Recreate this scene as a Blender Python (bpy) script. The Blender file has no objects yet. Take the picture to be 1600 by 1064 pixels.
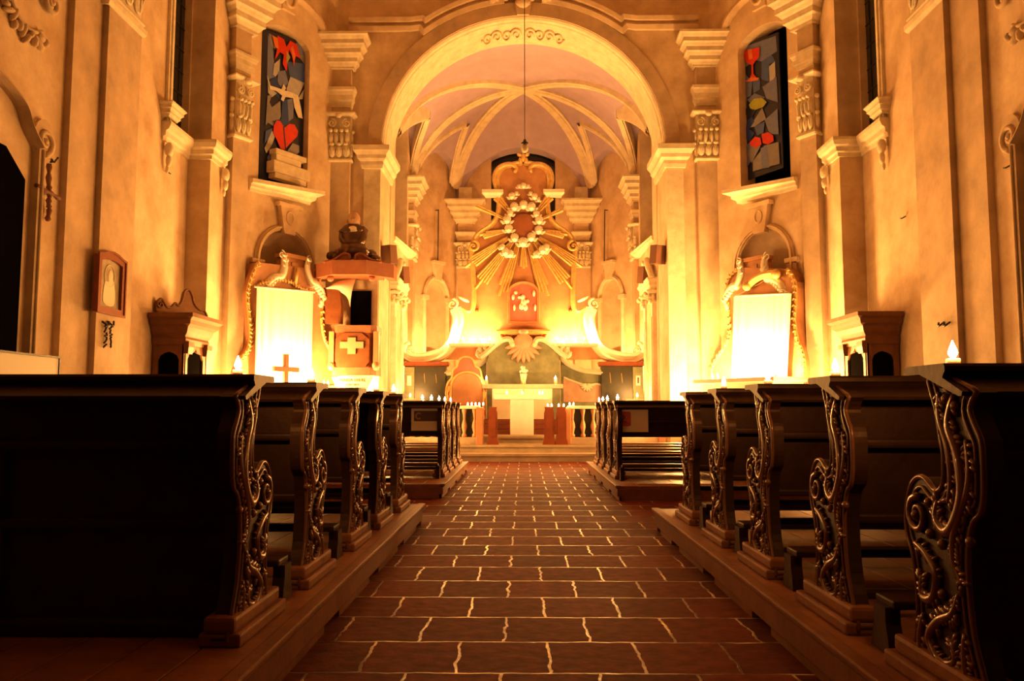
import bpy, bmesh, math, random
from mathutils import Vector, Matrix
from mathutils.geometry import tessellate_polygon
random.seed(7)
PI = math.pi
S = bpy.context.scene
C = S.collection

# ---------------------------------------------------------------- camera, world, exposure
FPX = 1270.0
EYE = 0.98
PITCH = math.atan(108 / FPX)
YAW = math.atan(18 / FPX * math.cos(PITCH))
cam_data = bpy.data.cameras.new('camera')
cam = bpy.data.objects.new('camera', cam_data)
C.objects.link(cam)
cam_data.sensor_width = 36.0
cam_data.lens = 36.0 * FPX / 1600.0
cam_data.clip_start = 0.05
cam.location = (0, 0, EYE)
cam.rotation_euler = (PI / 2 + PITCH, 0, YAW)
S.camera = cam

world = bpy.data.worlds.new('world')
S.world = world
world.use_nodes = True
world.node_tree.nodes['Background'].inputs[0].default_value = (1.0, 0.32, 0.08, 1)
world.node_tree.nodes['Background'].inputs[1].default_value = 0.008

S.view_settings.view_transform = 'Standard'
S.view_settings.look = 'None'
S.view_settings.gamma = 1.0
S.view_settings.use_curve_mapping = False
S.view_settings.exposure = 0.33
S.cycles.use_denoising = True
S.cycles.max_bounces = 6
S.cycles.diffuse_bounces = 4
S.cycles.glossy_bounces = 3
S.cycles.sample_clamp_indirect = 6.0
S.cycles.caustics_reflective = False
S.cycles.caustics_refractive = False

CANDLE_RGB = (1.0, 0.465, 0.115)
P_PEW, P_FAR, P_RAIL, P_TABLE, P_SHELF, P_SIDE_L, P_SIDE_R, P_PIER_R, P_PIER_L, P_CONF_R, P_CONF_L, P_CRED = 1.5, 1.5, 1.0, 2.2, 8.0, 10.0, 14.0, 20.0, 12.0, 15.0, 11.0, 10.0
FLAME_RGB = (1.0, 0.72, 0.36)


def ray(px, py):
    """direction of the camera ray through a pixel of the 1600x1064 frame"""
    a = (px - 800) / FPX
    b = (532 - py) / FPX
    f = Vector((-math.sin(YAW) * math.cos(PITCH), math.cos(YAW) * math.cos(PITCH), math.sin(PITCH)))
    r = Vector((math.cos(YAW), math.sin(YAW), 0))
    return f + r * a + r.cross(f) * b


def at(px, py, y):
    r = ray(px, py)
    t = y / r.y
    return Vector((r.x * t, y, EYE + r.z * t))


def atx(px, py, x):
    r = ray(px, py)
    t = x / r.x
    return Vector((x, r.y * t, EYE + r.z * t))


class Frame:
    """a vertical wall plane: o at the floor, u along it, n into the room"""
    def __init__(self, o, u, n):
        self.o = Vector((o[0], o[1], 0))
        self.u = Vector((u[0], u[1], 0)).normalized()
        self.n = Vector((n[0], n[1], 0)).normalized()

    def w(self, u, w, z):
        return self.o + self.u * u + self.n * w + Vector((0, 0, z))

    def loc(self, px, py, w=0.0):
        r = ray(px, py)
        o = self.o + self.n * w
        n = self.n
        t = (o.x * n.x + o.y * n.y) / (r.x * n.x + r.y * n.y)
        p = Vector((r.x * t, r.y * t, EYE + r.z * t))
        return ((p - self.o).dot(self.u), p.z)


FRONT = Frame((0, 0), (1, 0), (0, -1))


def frame_at(y):
    return Frame((0, y), (1, 0), (0, -1))


# ---------------------------------------------------------------- mesh builder
class MB:
    def __init__(self, fr=None):
        self.v = []
        self.f = []
        self.m = []
        self.sm = []
        self.fr = fr
        self.mi = 0

    def add(self, vs, fs, smooth=False):
        b = len(self.v)
        if self.fr is not None:
            vs = [self.fr.w(*p) for p in vs]
        self.v += [tuple(p) for p in vs]
        for f in fs:
            self.f.append(tuple(i + b for i in f))
            self.m.append(self.mi)
            self.sm.append(smooth)
        return self

    def box(self, x0, x1, y0, y1, z0, z1):
        vs = [(x, y, z) for x in (x0, x1) for y in (y0, y1) for z in (z0, z1)]
        fs = [(0, 1, 3, 2), (4, 6, 7, 5), (0, 4, 5, 1), (2, 3, 7, 6), (0, 2, 6, 4), (1, 5, 7, 3)]
        return self.add(vs, fs)

    def bbox(self, x0, x1, y0, y1, z0, z1, b=0.01):
        """box with chamfered edges"""
        bm = bmesh.new()
        bmesh.ops.create_cube(bm, size=1)
        for v in bm.verts:
            v.co = Vector((x0 + (v.co.x + .5) * (x1 - x0), y0 + (v.co.y + .5) * (y1 - y0), z0 + (v.co.z + .5) * (z1 - z0)))
        b = min(b, abs(x1 - x0) * .4, abs(y1 - y0) * .4, abs(z1 - z0) * .4)
        bmesh.ops.bevel(bm, geom=bm.edges[:], offset=b, segments=2, affect='EDGES', profile=.6)
        bm.verts.index_update()
        self.add([v.co.copy() for v in bm.verts], [[v.index for v in f.verts] for f in bm.faces])
        bm.free()
        return self

    def slab(self, outer, holes=(), w0=0.0, w1=0.1, axes='uw', step=None):
        """flat outline (u,z) with holes, extruded from w0 to w1"""
        loops = [list(outer)] + [list(h) for h in holes]
        tris = tessellate_polygon([[Vector((p[0], p[1], 0)) for p in l] for l in loops])
        flat = [p for l in loops for p in l]
        n = len(flat)
        vs = [(p[0], w0, p[1]) for p in flat] + [(p[0], w1, p[1]) for p in flat]
        fs = [t for t in tris] + [tuple(i + n for i in reversed(t)) for t in tris]
        k = 0
        for l in loops:
            L = len(l)
            for i in range(L):
                a, b = k + i, k + (i + 1) % L
                fs.append((a, b, b + n, a + n))
            k += L
        return self.add(vs, fs)

    def slabx(self, outer, x0, x1):
        """outline in the (y,z) plane extruded along x"""
        tris = tessellate_polygon([[Vector((p[0], p[1], 0)) for p in outer]])
        n = len(outer)
        vs = [(x0, p[0], p[1]) for p in outer] + [(x1, p[0], p[1]) for p in outer]
        fs = [t for t in tris] + [tuple(i + n for i in reversed(t)) for t in tris]
        for i in range(n):
            j = (i + 1) % n
            fs.append((i, j, j + n, i + n))
        return self.add(vs, fs)

    def slabz(self, outer, z0, z1):
        tris = tessellate_polygon([[Vector((p[0], p[1], 0)) for p in outer]])
        n = len(outer)
        vs = [(p[0], p[1], z0) for p in outer] + [(p[0], p[1], z1) for p in outer]
        fs = [t for t in tris] + [tuple(i + n for i in reversed(t)) for t in tris]
        for i in range(n):
            j = (i + 1) % n
            fs.append((i, j, j + n, i + n))
        return self.add(vs, fs)

    def tube(self, pts, r, k=8, closed=False, flat=1.0, up=None):
        """round or flattened bar along a path; r a number or a list"""
        P = [Vector(p) for p in pts]
        n = len(P)
        R = r if isinstance(r, (list, tuple)) else [r] * n
        vs, fs = [], []
        ref = Vector(up) if up else None
        for i, p in enumerate(P):
            if closed:
                t = (P[(i + 1) % n] - P[i - 1])
            else:
                t = (P[min(i + 1, n - 1)] - P[max(i - 1, 0)])
            if t.length < 1e-9:
                t = Vector((0, 0, 1))
            t.normalize()
            if ref is None:
                ref = Vector((0, 0, 1)) if abs(t.z) < .9 else Vector((0, 1, 0))
            a = t.cross(ref)
            if a.length < 1e-5:
                a = t.cross(Vector((1, .3, .2)))
            a.normalize()
            b = a.cross(t).normalized()
            if up is None:
                ref = b
            for j in range(k):
                c = 2 * PI * j / k
                vs.append(p + a * math.cos(c) * R[i] + b * math.sin(c) * R[i] * flat)
        for i in range(n if closed else n - 1):
            for j in range(k):
                i2 = (i + 1) % n
                fs.append((i * k + j, i * k + (j + 1) % k, i2 * k + (j + 1) % k, i2 * k + j))
        if not closed:
            fs.append(tuple(range(k)))
            fs.append(tuple((n - 1) * k + j for j in range(k)))
        return self.add(vs, fs, True)

    def lathe(self, prof, c=(0, 0, 0), k=16, sx=1, sy=1, a0=0.0, a1=2 * PI):
        vs, fs = [], []
        full = abs(a1 - a0 - 2 * PI) < 1e-6
        kk = k if full else k + 1
        for r, z in prof:
            for j in range(kk):
                a = a0 + (a1 - a0) * j / k
                vs.append((c[0] + r * math.cos(a) * sx, c[1] + r * math.sin(a) * sy, c[2] + z))
        for i in range(len(prof) - 1):
            for j in range(k):
                j2 = (j + 1) % kk
                fs.append((i * kk + j, i * kk + j2, (i + 1) * kk + j2, (i + 1) * kk + j))
        if full:
            fs.append(tuple(range(kk)))
            fs.append(tuple((len(prof) - 1) * kk + j for j in range(kk)))
        return self.add(vs, fs, True)

    def blob(self, c, rx, ry=None, rz=None, k=8, h=5, rot=0.0):
        """ellipsoid; rot turns it in the u,z plane"""
        ry = rx if ry is None else ry
        rz = rx if rz is None else rz
        vs, fs = [], []
        cr, sr = math.cos(rot), math.sin(rot)
        def T(x, y, z):
            return (c[0] + x * cr - z * sr, c[1] + y, c[2] + x * sr + z * cr)
        vs.append(T(0, 0, -rz))
        for i in range(1, h):
            a = -PI / 2 + PI * i / h
            for j in range(k):
                b = 2 * PI * j / k
                vs.append(T(rx * math.cos(a) * math.cos(b), ry * math.cos(a) * math.sin(b), rz * math.sin(a)))
        vs.append(T(0, 0, rz))
        for j in range(k):
            fs.append((0, 1 + (j + 1) % k, 1 + j))
            fs.append((len(vs) - 1, 1 + (h - 2) * k + j, 1 + (h - 2) * k + (j + 1) % k))
        for i in range(h - 2):
            for j in range(k):
                a = 1 + i * k
                fs.append((a + j, a + (j + 1) % k, a + k + (j + 1) % k, a + k + j))
        return self.add(vs, fs, True)

    def sweep(self, prof, path, closed=False):
        """moulding: prof = [(out, z)], path = plan polyline [(x,y)]; out is to the RIGHT of travel"""
        P = [Vector((p[0], p[1])) for p in path]
        n = len(P)
        vs, fs = [], []
        k = len(prof)
        for i in range(n):
            if closed or 0 < i < n - 1:
                d0 = (P[i] - P[i - 1]).normalized()
                d1 = (P[(i + 1) % n] - P[i]).normalized()
            elif i == 0:
                d0 = d1 = (P[1] - P[0]).normalized()
            else:
                d0 = d1 = (P[-1] - P[-2]).normalized()
            n0 = Vector((d0.y, -d0.x))
            n1 = Vector((d1.y, -d1.x))
            m = (n0 + n1)
            m = m / max(m.dot(n0), .2) if m.length > 1e-6 else n0
            for o, z in prof:
                vs.append((P[i].x + m.x * o, P[i].y + m.y * o, z))
        for i in range(n if closed else n - 1):
            a, b = i * k, ((i + 1) % n) * k
            for j in range(k):
                j2 = (j + 1) % k
                fs.append((a + j, a + j2, b + j2, b + j))
        if not closed:
            fs.append(tuple(range(k)))
            fs.append(tuple((n - 1) * k + j for j in range(k)))
        return self.add(vs, fs)

    def strip(self, prof, path, closed=False, norm=None):
        """moulding on a wall: path = [(u,z)], prof = [(side, out)] side is to the left of travel"""
        P = [Vector((p[0], p[1])) for p in path]
        n = len(P)
        vs, fs = [], []
        k = len(prof)
        for i in range(n):
            if closed or 0 < i < n - 1:
                d0 = (P[i] - P[i - 1]).normalized()
                d1 = (P[(i + 1) % n] - P[i]).normalized()
            elif i == 0:
                d0 = d1 = (P[1] - P[0]).normalized()
            else:
                d0 = d1 = (P[-1] - P[-2]).normalized()
            n0 = Vector((-d0.y, d0.x))
            n1 = Vector((-d1.y, d1.x))
            m = (n0 + n1)
            m = m / max(m.dot(n0), .35) if m.length > 1e-6 else n0
            for o, w in prof:
                vs.append((P[i].x + m.x * o, w, P[i].y + m.y * o))
        for i in range(n if closed else n - 1):
            a, b = i * k, ((i + 1) % n) * k
            for j in range(k):
                j2 = (j + 1) % k
                fs.append((a + j, a + j2, b + j2, b + j))
        if not closed:
            fs.append(tuple(range(k)))
            fs.append(tuple((n - 1) * k + j for j in range(k)))
        return self.add(vs, fs)

    def build(self, name, mat, parent=None, bevel=0.0):
        me = bpy.data.meshes.new(name)
        off = Vector((0, 0, 0))
        p = parent
        while p is not None:
            off += Vector(p.location)
            p = p.parent
        me.from_pydata([(x - off.x, y - off.y, z - off.z) for x, y, z in self.v], [], self.f)
        for i, p in enumerate(me.polygons):
            p.material_index = self.m[i]
            p.use_smooth = self.sm[i]
        for mm in (mat if isinstance(mat, (list, tuple)) else [mat]):
            me.materials.append(mm)
        bm = bmesh.new()
        bm.from_mesh(me)
        bmesh.ops.recalc_face_normals(bm, faces=bm.faces[:])
        bm.to_mesh(me)
        bm.free()
        o = bpy.data.objects.new(name, me)
        C.objects.link(o)
        if parent is not None:
            o.parent = parent
        return o


def thing(name, label, cat, loc=(0, 0, 0), group=None):
    o = bpy.data.objects.new(name, None)
    o.empty_display_size = .1
    C.objects.link(o)
    o.location = loc
    o['label'] = label
    o['category'] = cat
    if group:
        o['group'] = group
    return o


def tag(o, label, cat, group=None, kind=None):
    o['label'] = label
    o['category'] = cat
    if group:
        o['group'] = group
    if kind:
        o['kind'] = kind
    return o


def single(mb, name, mat, label, cat, group=None):
    """a thing that is one mesh, its origin moved to its own base"""
    xs = [v[0] for v in mb.v]; ys = [v[1] for v in mb.v]; zs = [v[2] for v in mb.v]
    c = Vector(((min(xs) + max(xs)) / 2, (min(ys) + max(ys)) / 2, min(zs)))
    mb.v = [(v[0] - c.x, v[1] - c.y, v[2] - c.z) for v in mb.v]
    o = mb.build(name, mat)
    o.location = c
    return tag(o, label, cat, group)


def struct(mb, name, mat):
    o = mb.build(name, mat)
    o['kind'] = 'structure'
    return o


def copy_tree(o, parent=None):
    c = o.copy()
    C.objects.link(c)
    if parent is not None:
        c.parent = parent
    for ch in list(o.children):
        copy_tree(ch, c)
    return c


# ---------------------------------------------------------------- materials
def mat(name, col, rough=.7, metal=0.0, var=0.0, scale=4.0, bump=0.0, bscale=30.0, col2=None, emit=None, est=0.0, spec=.5, coat=0.0):
    m = bpy.data.materials.new(name)
    m.use_nodes = True
    nt = m.node_tree
    b = nt.nodes['Principled BSDF']
    b.inputs['Base Color'].default_value = (*col, 1)
    b.inputs['Roughness'].default_value = rough
    b.inputs['Metallic'].default_value = metal
    b.inputs['Specular IOR Level'].default_value = spec
    b.inputs['Coat Weight'].default_value = coat
    if emit:
        b.inputs['Emission Color'].default_value = (*emit, 1)
        b.inputs['Emission Strength'].default_value = est
    tc = nt.nodes.new('ShaderNodeTexCoord')
    if var or col2:
        nz = nt.nodes.new('ShaderNodeTexNoise')
        nz.inputs['Scale'].default_value = scale
        nz.inputs['Detail'].default_value = 6
        nz.inputs['Roughness'].default_value = .65
        nt.links.new(tc.outputs['Object'], nz.inputs['Vector'])
        rp = nt.nodes.new('ShaderNodeValToRGB')
        rp.color_ramp.elements[0].position = .32
        rp.color_ramp.elements[1].position = .7
        c2 = col2 or tuple(max(0, c * (1 - var)) for c in col)
        rp.color_ramp.elements[0].color = (*c2, 1)
        rp.color_ramp.elements[1].color = (*col, 1)
        nt.links.new(nz.outputs['Fac'], rp.inputs['Fac'])
        nt.links.new(rp.outputs['Color'], b.inputs['Base Color'])
    if bump:
        n2 = nt.nodes.new('ShaderNodeTexNoise')
        n2.inputs['Scale'].default_value = bscale
        n2.inputs['Detail'].default_value = 5
        nt.links.new(tc.outputs['Object'], n2.inputs['Vector'])
        bp = nt.nodes.new('ShaderNodeBump')
        bp.inputs['Strength'].default_value = bump
        bp.inputs['Distance'].default_value = .02
        nt.links.new(n2.outputs['Fac'], bp.inputs['Height'])
        nt.links.new(bp.outputs['Normal'], b.inputs['Normal'])
    return m


M = {}
M['plaster'] = mat('plaster', (.78, .62, .44), .9, var=.28, scale=1.9, bump=.3, bscale=9, col2=(.52, .36, .22))
M['stucco'] = mat('stucco', (.86, .74, .55), .85, var=.3, scale=5, bump=.2, bscale=20)
M['pilaster'] = mat('pilaster_plaster', (.66, .49, .33), .9, var=.35, scale=2.2, bump=.2, bscale=14)
M['mauve'] = mat('mauve_vault_plaster', (.46, .36, .50), .9, var=.15, scale=3, bump=.1)
M['wood'] = mat('dark_pew_wood', (.032, .011, .005), .5, spec=.3, var=.5, scale=7, bump=.12, bscale=22)
M['carve'] = mat('polished_carved_wood', (.15, .055, .025), .3, var=.4, scale=10, coat=.35)
M['plank'] = mat('worn_plank_wood', (.27, .095, .036), .5, var=.45, scale=6, bump=.15, bscale=18)
M['brown'] = mat('brown_wood', (.22, .075, .03), .5, var=.45, scale=5, bump=.1)
M['redwood'] = mat('red_brown_wood', (.24, .058, .026), .5, var=.35, scale=5)
M['confess'] = mat('confessional_wood', (.22, .10, .05), .5, var=.4, scale=4)
M['black'] = mat('unlit_opening_black', (.003, .0025, .0025), 1.0, spec=0.0)  # flat black standing in for the dark inside openings
M['gold'] = mat('worn_gilding', (.84, .56, .22), .38, metal=.25, var=.35, scale=12)
M['silver'] = mat('silvered_carving', (.90, .84, .72), .3, metal=.3)
M['terracotta'] = mat('red_ochre_marble', (.36, .13, .065), .55, var=.4, scale=4, col2=(.25, .075, .035))
M['ochre'] = mat('ochre_marbled_wood', (.56, .29, .15), .5, var=.3, scale=3, col2=(.40, .18, .08))
M['cream'] = mat('cream_stone', (.84, .76, .60), .6, var=.12, scale=4)
M['marble'] = mat('white_marble', (.86, .82, .72), .4, var=.2, scale=2.5)
M['green'] = mat('green_marble', (.26, .28, .15), .45, var=.45, scale=5)
M['dkgreen'] = mat('dark_green_marble', (.045, .042, .02), .4, var=.55, scale=6)
M['pink'] = mat('pink_velvet', (.66, .17, .13), .7, var=.25, scale=6)
M['pinkstone'] = mat('pink_marble', (.64, .38, .26), .5, var=.3, scale=5)
M['cloth'] = mat('white_cloth', (.86, .83, .76), .9)
M['iron'] = mat('black_iron', (.02, .015, .012), .5)
M['paper'] = mat('pale_paper', (.85, .74, .6), .8)
M['wax'] = mat('wax', (.9, .8, .6), .5)
M['redprint'] = mat('red_print', (.62, .10, .07), .7)
M['darkprint'] = mat('dark_print', (.12, .07, .06), .7)
M['step'] = mat('stone_step', (.52, .40, .28), .7, var=.35, scale=3, bump=.2, bscale=12)
M['glassdark'] = mat('dark_window_glass', (.012, .013, .018), .12)
M['steel'] = mat('speaker_case', (.16, .07, .04), .6)
M['bronze'] = mat('dark_bronze_paint', (.10, .05, .03), .3, metal=.4)
M['skin'] = mat('carved_limewood', (.50, .30, .18), .4)
M['crystal'] = mat('lamp_glass', (.75, .65, .5), .08)
M['flame'] = mat('candle_flame', (1, .8, .5), 1, emit=FLAME_RGB, est=60.0)
M['canvas'] = mat('painted_canvas', (.42, .36, .24), .6, var=.5, scale=5, col2=(.22, .17, .10))
M['canvaslight'] = mat('painted_figure', (.70, .58, .42), .6)
M['twig'] = mat('bark_twig', (.20, .08, .045), .8, var=.3, scale=20)
M['board'] = mat('white_board', (.82, .78, .68), .7)


def floor_material():
    m = bpy.data.materials.new('stone_floor')
    m.use_nodes = True
    nt = m.node_tree
    L = nt.links.new
    b = nt.nodes['Principled BSDF']
    tc = nt.nodes.new('ShaderNodeTexCoord')
    mp = nt.nodes.new('ShaderNodeMapping')
    mp.inputs['Location'].default_value = (FLOOR_X, FLOOR_Y, 0)
    L(tc.outputs['Object'], mp.inputs['Vector'])
    nd = nt.nodes.new('ShaderNodeTexNoise')
    nd.inputs['Scale'].default_value = 9.0
    nd.inputs['Detail'].default_value = 3
    L(mp.outputs[0], nd.inputs['Vector'])
    mad = nt.nodes.new('ShaderNodeVectorMath')
    mad.operation = 'MULTIPLY_ADD'
    mad.inputs[1].default_value = (.045, .03, 0)
    L(nd.outputs['Color'], mad.inputs[0])
    L(mp.outputs[0], mad.inputs[2])
    br = nt.nodes.new('ShaderNodeTexBrick')
    br.offset = .5
    br.inputs['Scale'].default_value = 1.0
    br.inputs['Brick Width'].default_value = .362
    br.inputs['Row Height'].default_value = .41
    br.inputs['Mortar Size'].default_value = .0075
    br.inputs['Mortar Smooth'].default_value = .3
    br.inputs['Color1'].default_value = (.16, .03, .009, 1)
    br.inputs['Color2'].default_value = (.10, .018, .006, 1)
    br.inputs['Mortar'].default_value = (.62, .50, .33, 1)
    L(mad.outputs[0], br.inputs['Vector'])
    n1 = nt.nodes.new('ShaderNodeTexNoise')
    n1.inputs['Scale'].default_value = 14
    n1.inputs['Detail'].default_value = 8
    L(tc.outputs['Object'], n1.inputs['Vector'])
    # pale mortar with candle glints put into its colour in patches
    n3 = nt.nodes.new('ShaderNodeTexNoise')
    n3.inputs['Scale'].default_value = 2.3
    n3.inputs['Detail'].default_value = 3
    L(tc.outputs['Object'], n3.inputs['Vector'])
    r3 = nt.nodes.new('ShaderNodeValToRGB')
    r3.color_ramp.elements[0].position = .46
    r3.color_ramp.elements[1].position = .60
    L(n3.outputs['Fac'], r3.inputs['Fac'])
    mxm = nt.nodes.new('ShaderNodeMixRGB')
    mxm.inputs[1].default_value = (.10, .022, .008, 1)
    mxm.inputs[2].default_value = (.85, .70, .45, 1)
    L(r3.outputs['Color'], mxm.inputs[0])
    L(mxm.outputs[0], br.inputs['Mortar'])
    mx = nt.nodes.new('ShaderNodeMixRGB')
    mx.blend_type = 'MULTIPLY'
    mx.inputs[0].default_value = .75
    rp = nt.nodes.new('ShaderNodeValToRGB')
    rp.color_ramp.elements[0].position = .3
    rp.color_ramp.elements[0].color = (.45, .42, .4, 1)
    rp.color_ramp.elements[1].position = .7
    rp.color_ramp.elements[1].color = (1.25, 1.2, 1.15, 1)
    L(n1.outputs['Fac'], rp.inputs['Fac'])
    L(br.outputs['Color'], mx.inputs[1])
    L(rp.outputs['Color'], mx.inputs[2])
    L(mx.outputs[0], b.inputs['Base Color'])
    rr = nt.nodes.new('ShaderNodeMapRange')
    rr.inputs['To Min'].default_value = .7
    rr.inputs['To Max'].default_value = .33
    L(br.outputs['Fac'], rr.inputs['Value'])
    L(rr.outputs[0], b.inputs['Roughness'])
    sp = nt.nodes.new('ShaderNodeMapRange')
    sp.inputs['To Min'].default_value = .10
    sp.inputs['To Max'].default_value = .8
    L(br.outputs['Fac'], sp.inputs['Value'])
    L(sp.outputs[0], b.inputs['Specular IOR Level'])
    b.inputs['Specular Tint'].default_value = (1, .55, .35, 1)
    bp = nt.nodes.new('ShaderNodeBump')
    bp.inputs['Strength'].default_value = .5
    bp.inputs['Distance'].default_value = .012
    L(n1.outputs['Fac'], bp.inputs['Height'])
    bp2 = nt.nodes.new('ShaderNodeBump')
    bp2.inputs['Strength'].default_value = .8
    bp2.inputs['Distance'].default_value = .01
    L(br.outputs['Fac'], bp2.inputs['Height'])
    L(bp.outputs['Normal'], bp2.inputs['Normal'])
    L(bp2.outputs['Normal'], b.inputs['Normal'])
    return m


FLOOR_X = .06
FLOOR_Y = .41 * 8 - 3.14
M['floor'] = floor_material()


# ---------------------------------------------------------------- shape helpers
def arc(cx, cz, rx, rz, a0, a1, n):
    return [(cx + rx * math.cos(a0 + (a1 - a0) * i / n), cz + rz * math.sin(a0 + (a1 - a0) * i / n)) for i in range(n + 1)]


def spiral(cx, cz, r0, r1, a0, turns, n=22, w=0.0):
    out = []
    for i in range(n + 1):
        t = i / n
        a = a0 + turns * 2 * PI * t
        r = r0 + (r1 - r0) * t
        out.append((cx + r * math.cos(a), w, cz + r * math.sin(a)))
    return out


def smooth(pts, n=6, closed=False):
    """Catmull-Rom through the points (any dimension)"""
    P = [Vector(p) for p in pts]
    out = []
    N = len(P)
    for i in range(N if closed else N - 1):
        p0 = P[i - 1] if (i > 0 or closed) else P[0]
        p1 = P[i]
        p2 = P[(i + 1) % N]
        p3 = P[(i + 2) % N] if (closed or i + 2 < N) else P[-1]
        for j in range(n):
            t = j / n
            out.append(.5 * ((2 * p1) + (p2 - p0) * t + (2 * p0 - 5 * p1 + 4 * p2 - p3) * t * t + (3 * p1 - p0 - 3 * p2 + p3) * t ** 3))
    if not closed:
        out.append(P[-1])
    return [tuple(p) for p in out]


def cornice_profile(z0, z1, p0, p1, steps=3):
    """stepped and curved projecting profile from (p0,z0) up to (p1,z1)"""
    out = [(0, z0), (p0, z0)]
    h = (z1 - z0) / steps
    dp = (p1 - p0) / steps
    for i in range(steps):
        a = z0 + i * h
        b = p0 + i * dp
        out += [(b, a + .22 * h), (b + .25 * dp, a + .34 * h), (b + .55 * dp, a + .55 * h), (b + .92 * dp, a + .68 * h), (b + dp, a + .70 * h), (b + dp, a + h)]
    out.append((0, z1))
    return out


def ledge(mb, u0, u1, w, prof, w0=0.0):
    """cornice with both ends returned, on the builder's own frame (u,w)"""
    mb.sweep(prof, [(u1, w0), (u1, w), (u0, w), (u0, w0)])


def U(path_left_to_right):
    return path_left_to_right


def capital(mb, u0, u1, z0, z1, w):
    """leafy capital on a flat pilaster: bell, two leaf rows, volutes, abacus"""
    W = u1 - u0
    h = z1 - z0
    mb.box(u0 - .005, u1 + .005, 0, w, z0, z1)
    ledge(mb, u0, u1, w, [(0, z0), (.03, z0), (.045, z0 + .03), (.03, z0 + .07), (0, z0 + .07)])
    n = 3
    for row, (zz, hh, out) in enumerate(((z0 + .1 * h, .27 * h, .05), (z0 + .36 * h, .28 * h, .075))):
        k = n + row
        for i in range(k):
            u = u0 + W * (i + .5) / k
            lw = W / k * .5
            mb.blob((u, w + out * .35, zz + hh * .42), lw, out * .75, hh * .5, 10, 6)
            mb.blob((u, w + out * 1.25, zz + hh * .92), lw * .8, out * .6, hh * .14, 8, 4)
            mb.tube([(u, w + out * 1.05, zz), (u, w + out * 1.2, zz + hh * .45), (u, w + out * 1.5, zz + hh * .95)], W / k * .05, 5)
            for sgn in (-1, 1):
                mb.tube([(u + sgn * lw * .15, w + out * .8, zz), (u + sgn * lw * .6, w + out * .9, zz + hh * .5), (u + sgn * lw * .95, w + out * 1.0, zz + hh * .72)], W / k * .055, 5)
        for side in (u0 - .02, u1 + .02):
            mb.blob((side, w * .6, zz + hh * .5), .035, w * .35, hh * .5, 6, 5)
            mb.blob((side + (.02 if side > u0 else -.02), w * .7, zz + hh * .95), .045, w * .3, hh * .15, 6, 4)
    for sgn, uu in ((1, u0 + .16 * W), (-1, u1 - .16 * W)):
        a0 = PI / 2
        mb.tube(spiral(uu, z1 - .22 * h, .135 * W + .03, .01, a0, sgn * -1.6, 26, w + .06), .022, 6)
    ledge(mb, u0 - .02, u1 + .02, w + .03, [(0, z1 - .07), (.05, z1 - .06), (.09, z1 - .03), (.09, z1), (0, z1)])
    mb.blob(((u0 + u1) / 2, w + .12, z1 - .07), .07, .05, .06, 8, 5)


def leaf_run(mb, pts, size, w, jitter=.25, k=1):
    """a chain of small leaves along a (u,z) path"""
    for i in range(0, len(pts) - 1, k):
        a = Vector(pts[i]); b = Vector(pts[min(i + k, len(pts) - 1)])
        d = b - a
        if d.length < 1e-6:
            continue
        ang = math.atan2(d.y, d.x)
        for sg in (-1, 1):
            s = size * random.uniform(1 - jitter, 1 + jitter)
            th = ang + sg * .8
            c = (a + b) / 2 + Vector((math.cos(th), math.sin(th))) * s * .55
            mb.blob((c.x, w, c.y), s * .75, s * .35, s * .3, 6, 4, rot=th)


def volute(mb, c, r, w, sgn=1, a0=PI / 2, turns=1.7, t=None):
    t = t or r * .2
    mb.tube(spiral(c[0], c[1], r, r * .08, a0, sgn * turns, 28, w), [t * (1 - .5 * i / 28) for i in range(29)], 7)
    mb.blob((c[0], w, c[1]), r * .24, r * .24, r * .24, 8, 6)


def half_round(mb, path, r, w, k=6):
    mb.tube([(p[0], w, p[1]) for p in path], r, k)

for k_ in ('wood', 'carve', 'plank', 'brown', 'redwood', 'confess'):
    M[k_].node_tree.nodes['Principled BSDF'].inputs['Specular Tint'].default_value = (1, .62, .42, 1)

# ================================================================ THE SETTING
AW = 16.2           # chancel arch wall
CE = 17.4           # back of the arch
SX = 5.6            # nave side walls
def side_frame(s):
    return Frame((s * SX, 0), (0, 1), (-s, 0))
CH_A = (5.2, 13.95)
CH_B = (3.82, 16.2)
CH_L = math.hypot(CH_A[0] - CH_B[0], CH_A[1] - CH_B[1])
def chamfer_frame(s):
    return Frame((s * CH_A[0], CH_A[1]), (s * (CH_B[0] - CH_A[0]), CH_B[1] - CH_A[1]), (-s * (CH_B[1] - CH_A[1]), CH_B[0] - CH_A[0]))

# floor
mb = MB(); mb.box(-6.2, 6.2, -3, 16.4, -.1, 0)
struct(mb, 'floor', M['floor'])
# altar steps, gently bowed at the front
mb = MB()
def bow(y0, hw, r, n=14):
    return [(hw * (1 - 2 * i / n), y0 + r * ((1 - 2 * i / n) ** 4)) for i in range(n + 1)]
for i, (y0, hw) in enumerate(((15.45, 3.6), (15.9, 3.45), (16.5, 2.86))):
    z0, z1 = .15 * i, .15 * (i + 1)
    path = bow(y0, hw, .22)
    yb = 16.15 if i < 2 else 22.4
    mb.slabz(path + [(-hw, yb), (hw, yb)], z0, z1 - .03)
    path2 = [(p[0], p[1] - .03) for p in path]
    mb.slabz(path2 + [(-hw, yb), (hw, yb)], z1 - .045, z1)
struct(mb, 'trim_altar_steps', M['step'])
mb = MB(); mb.box(-2.89, 2.89, 16.1, 22.5, .28, .31)
struct(mb, 'floor_chancel', M['step'])

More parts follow.
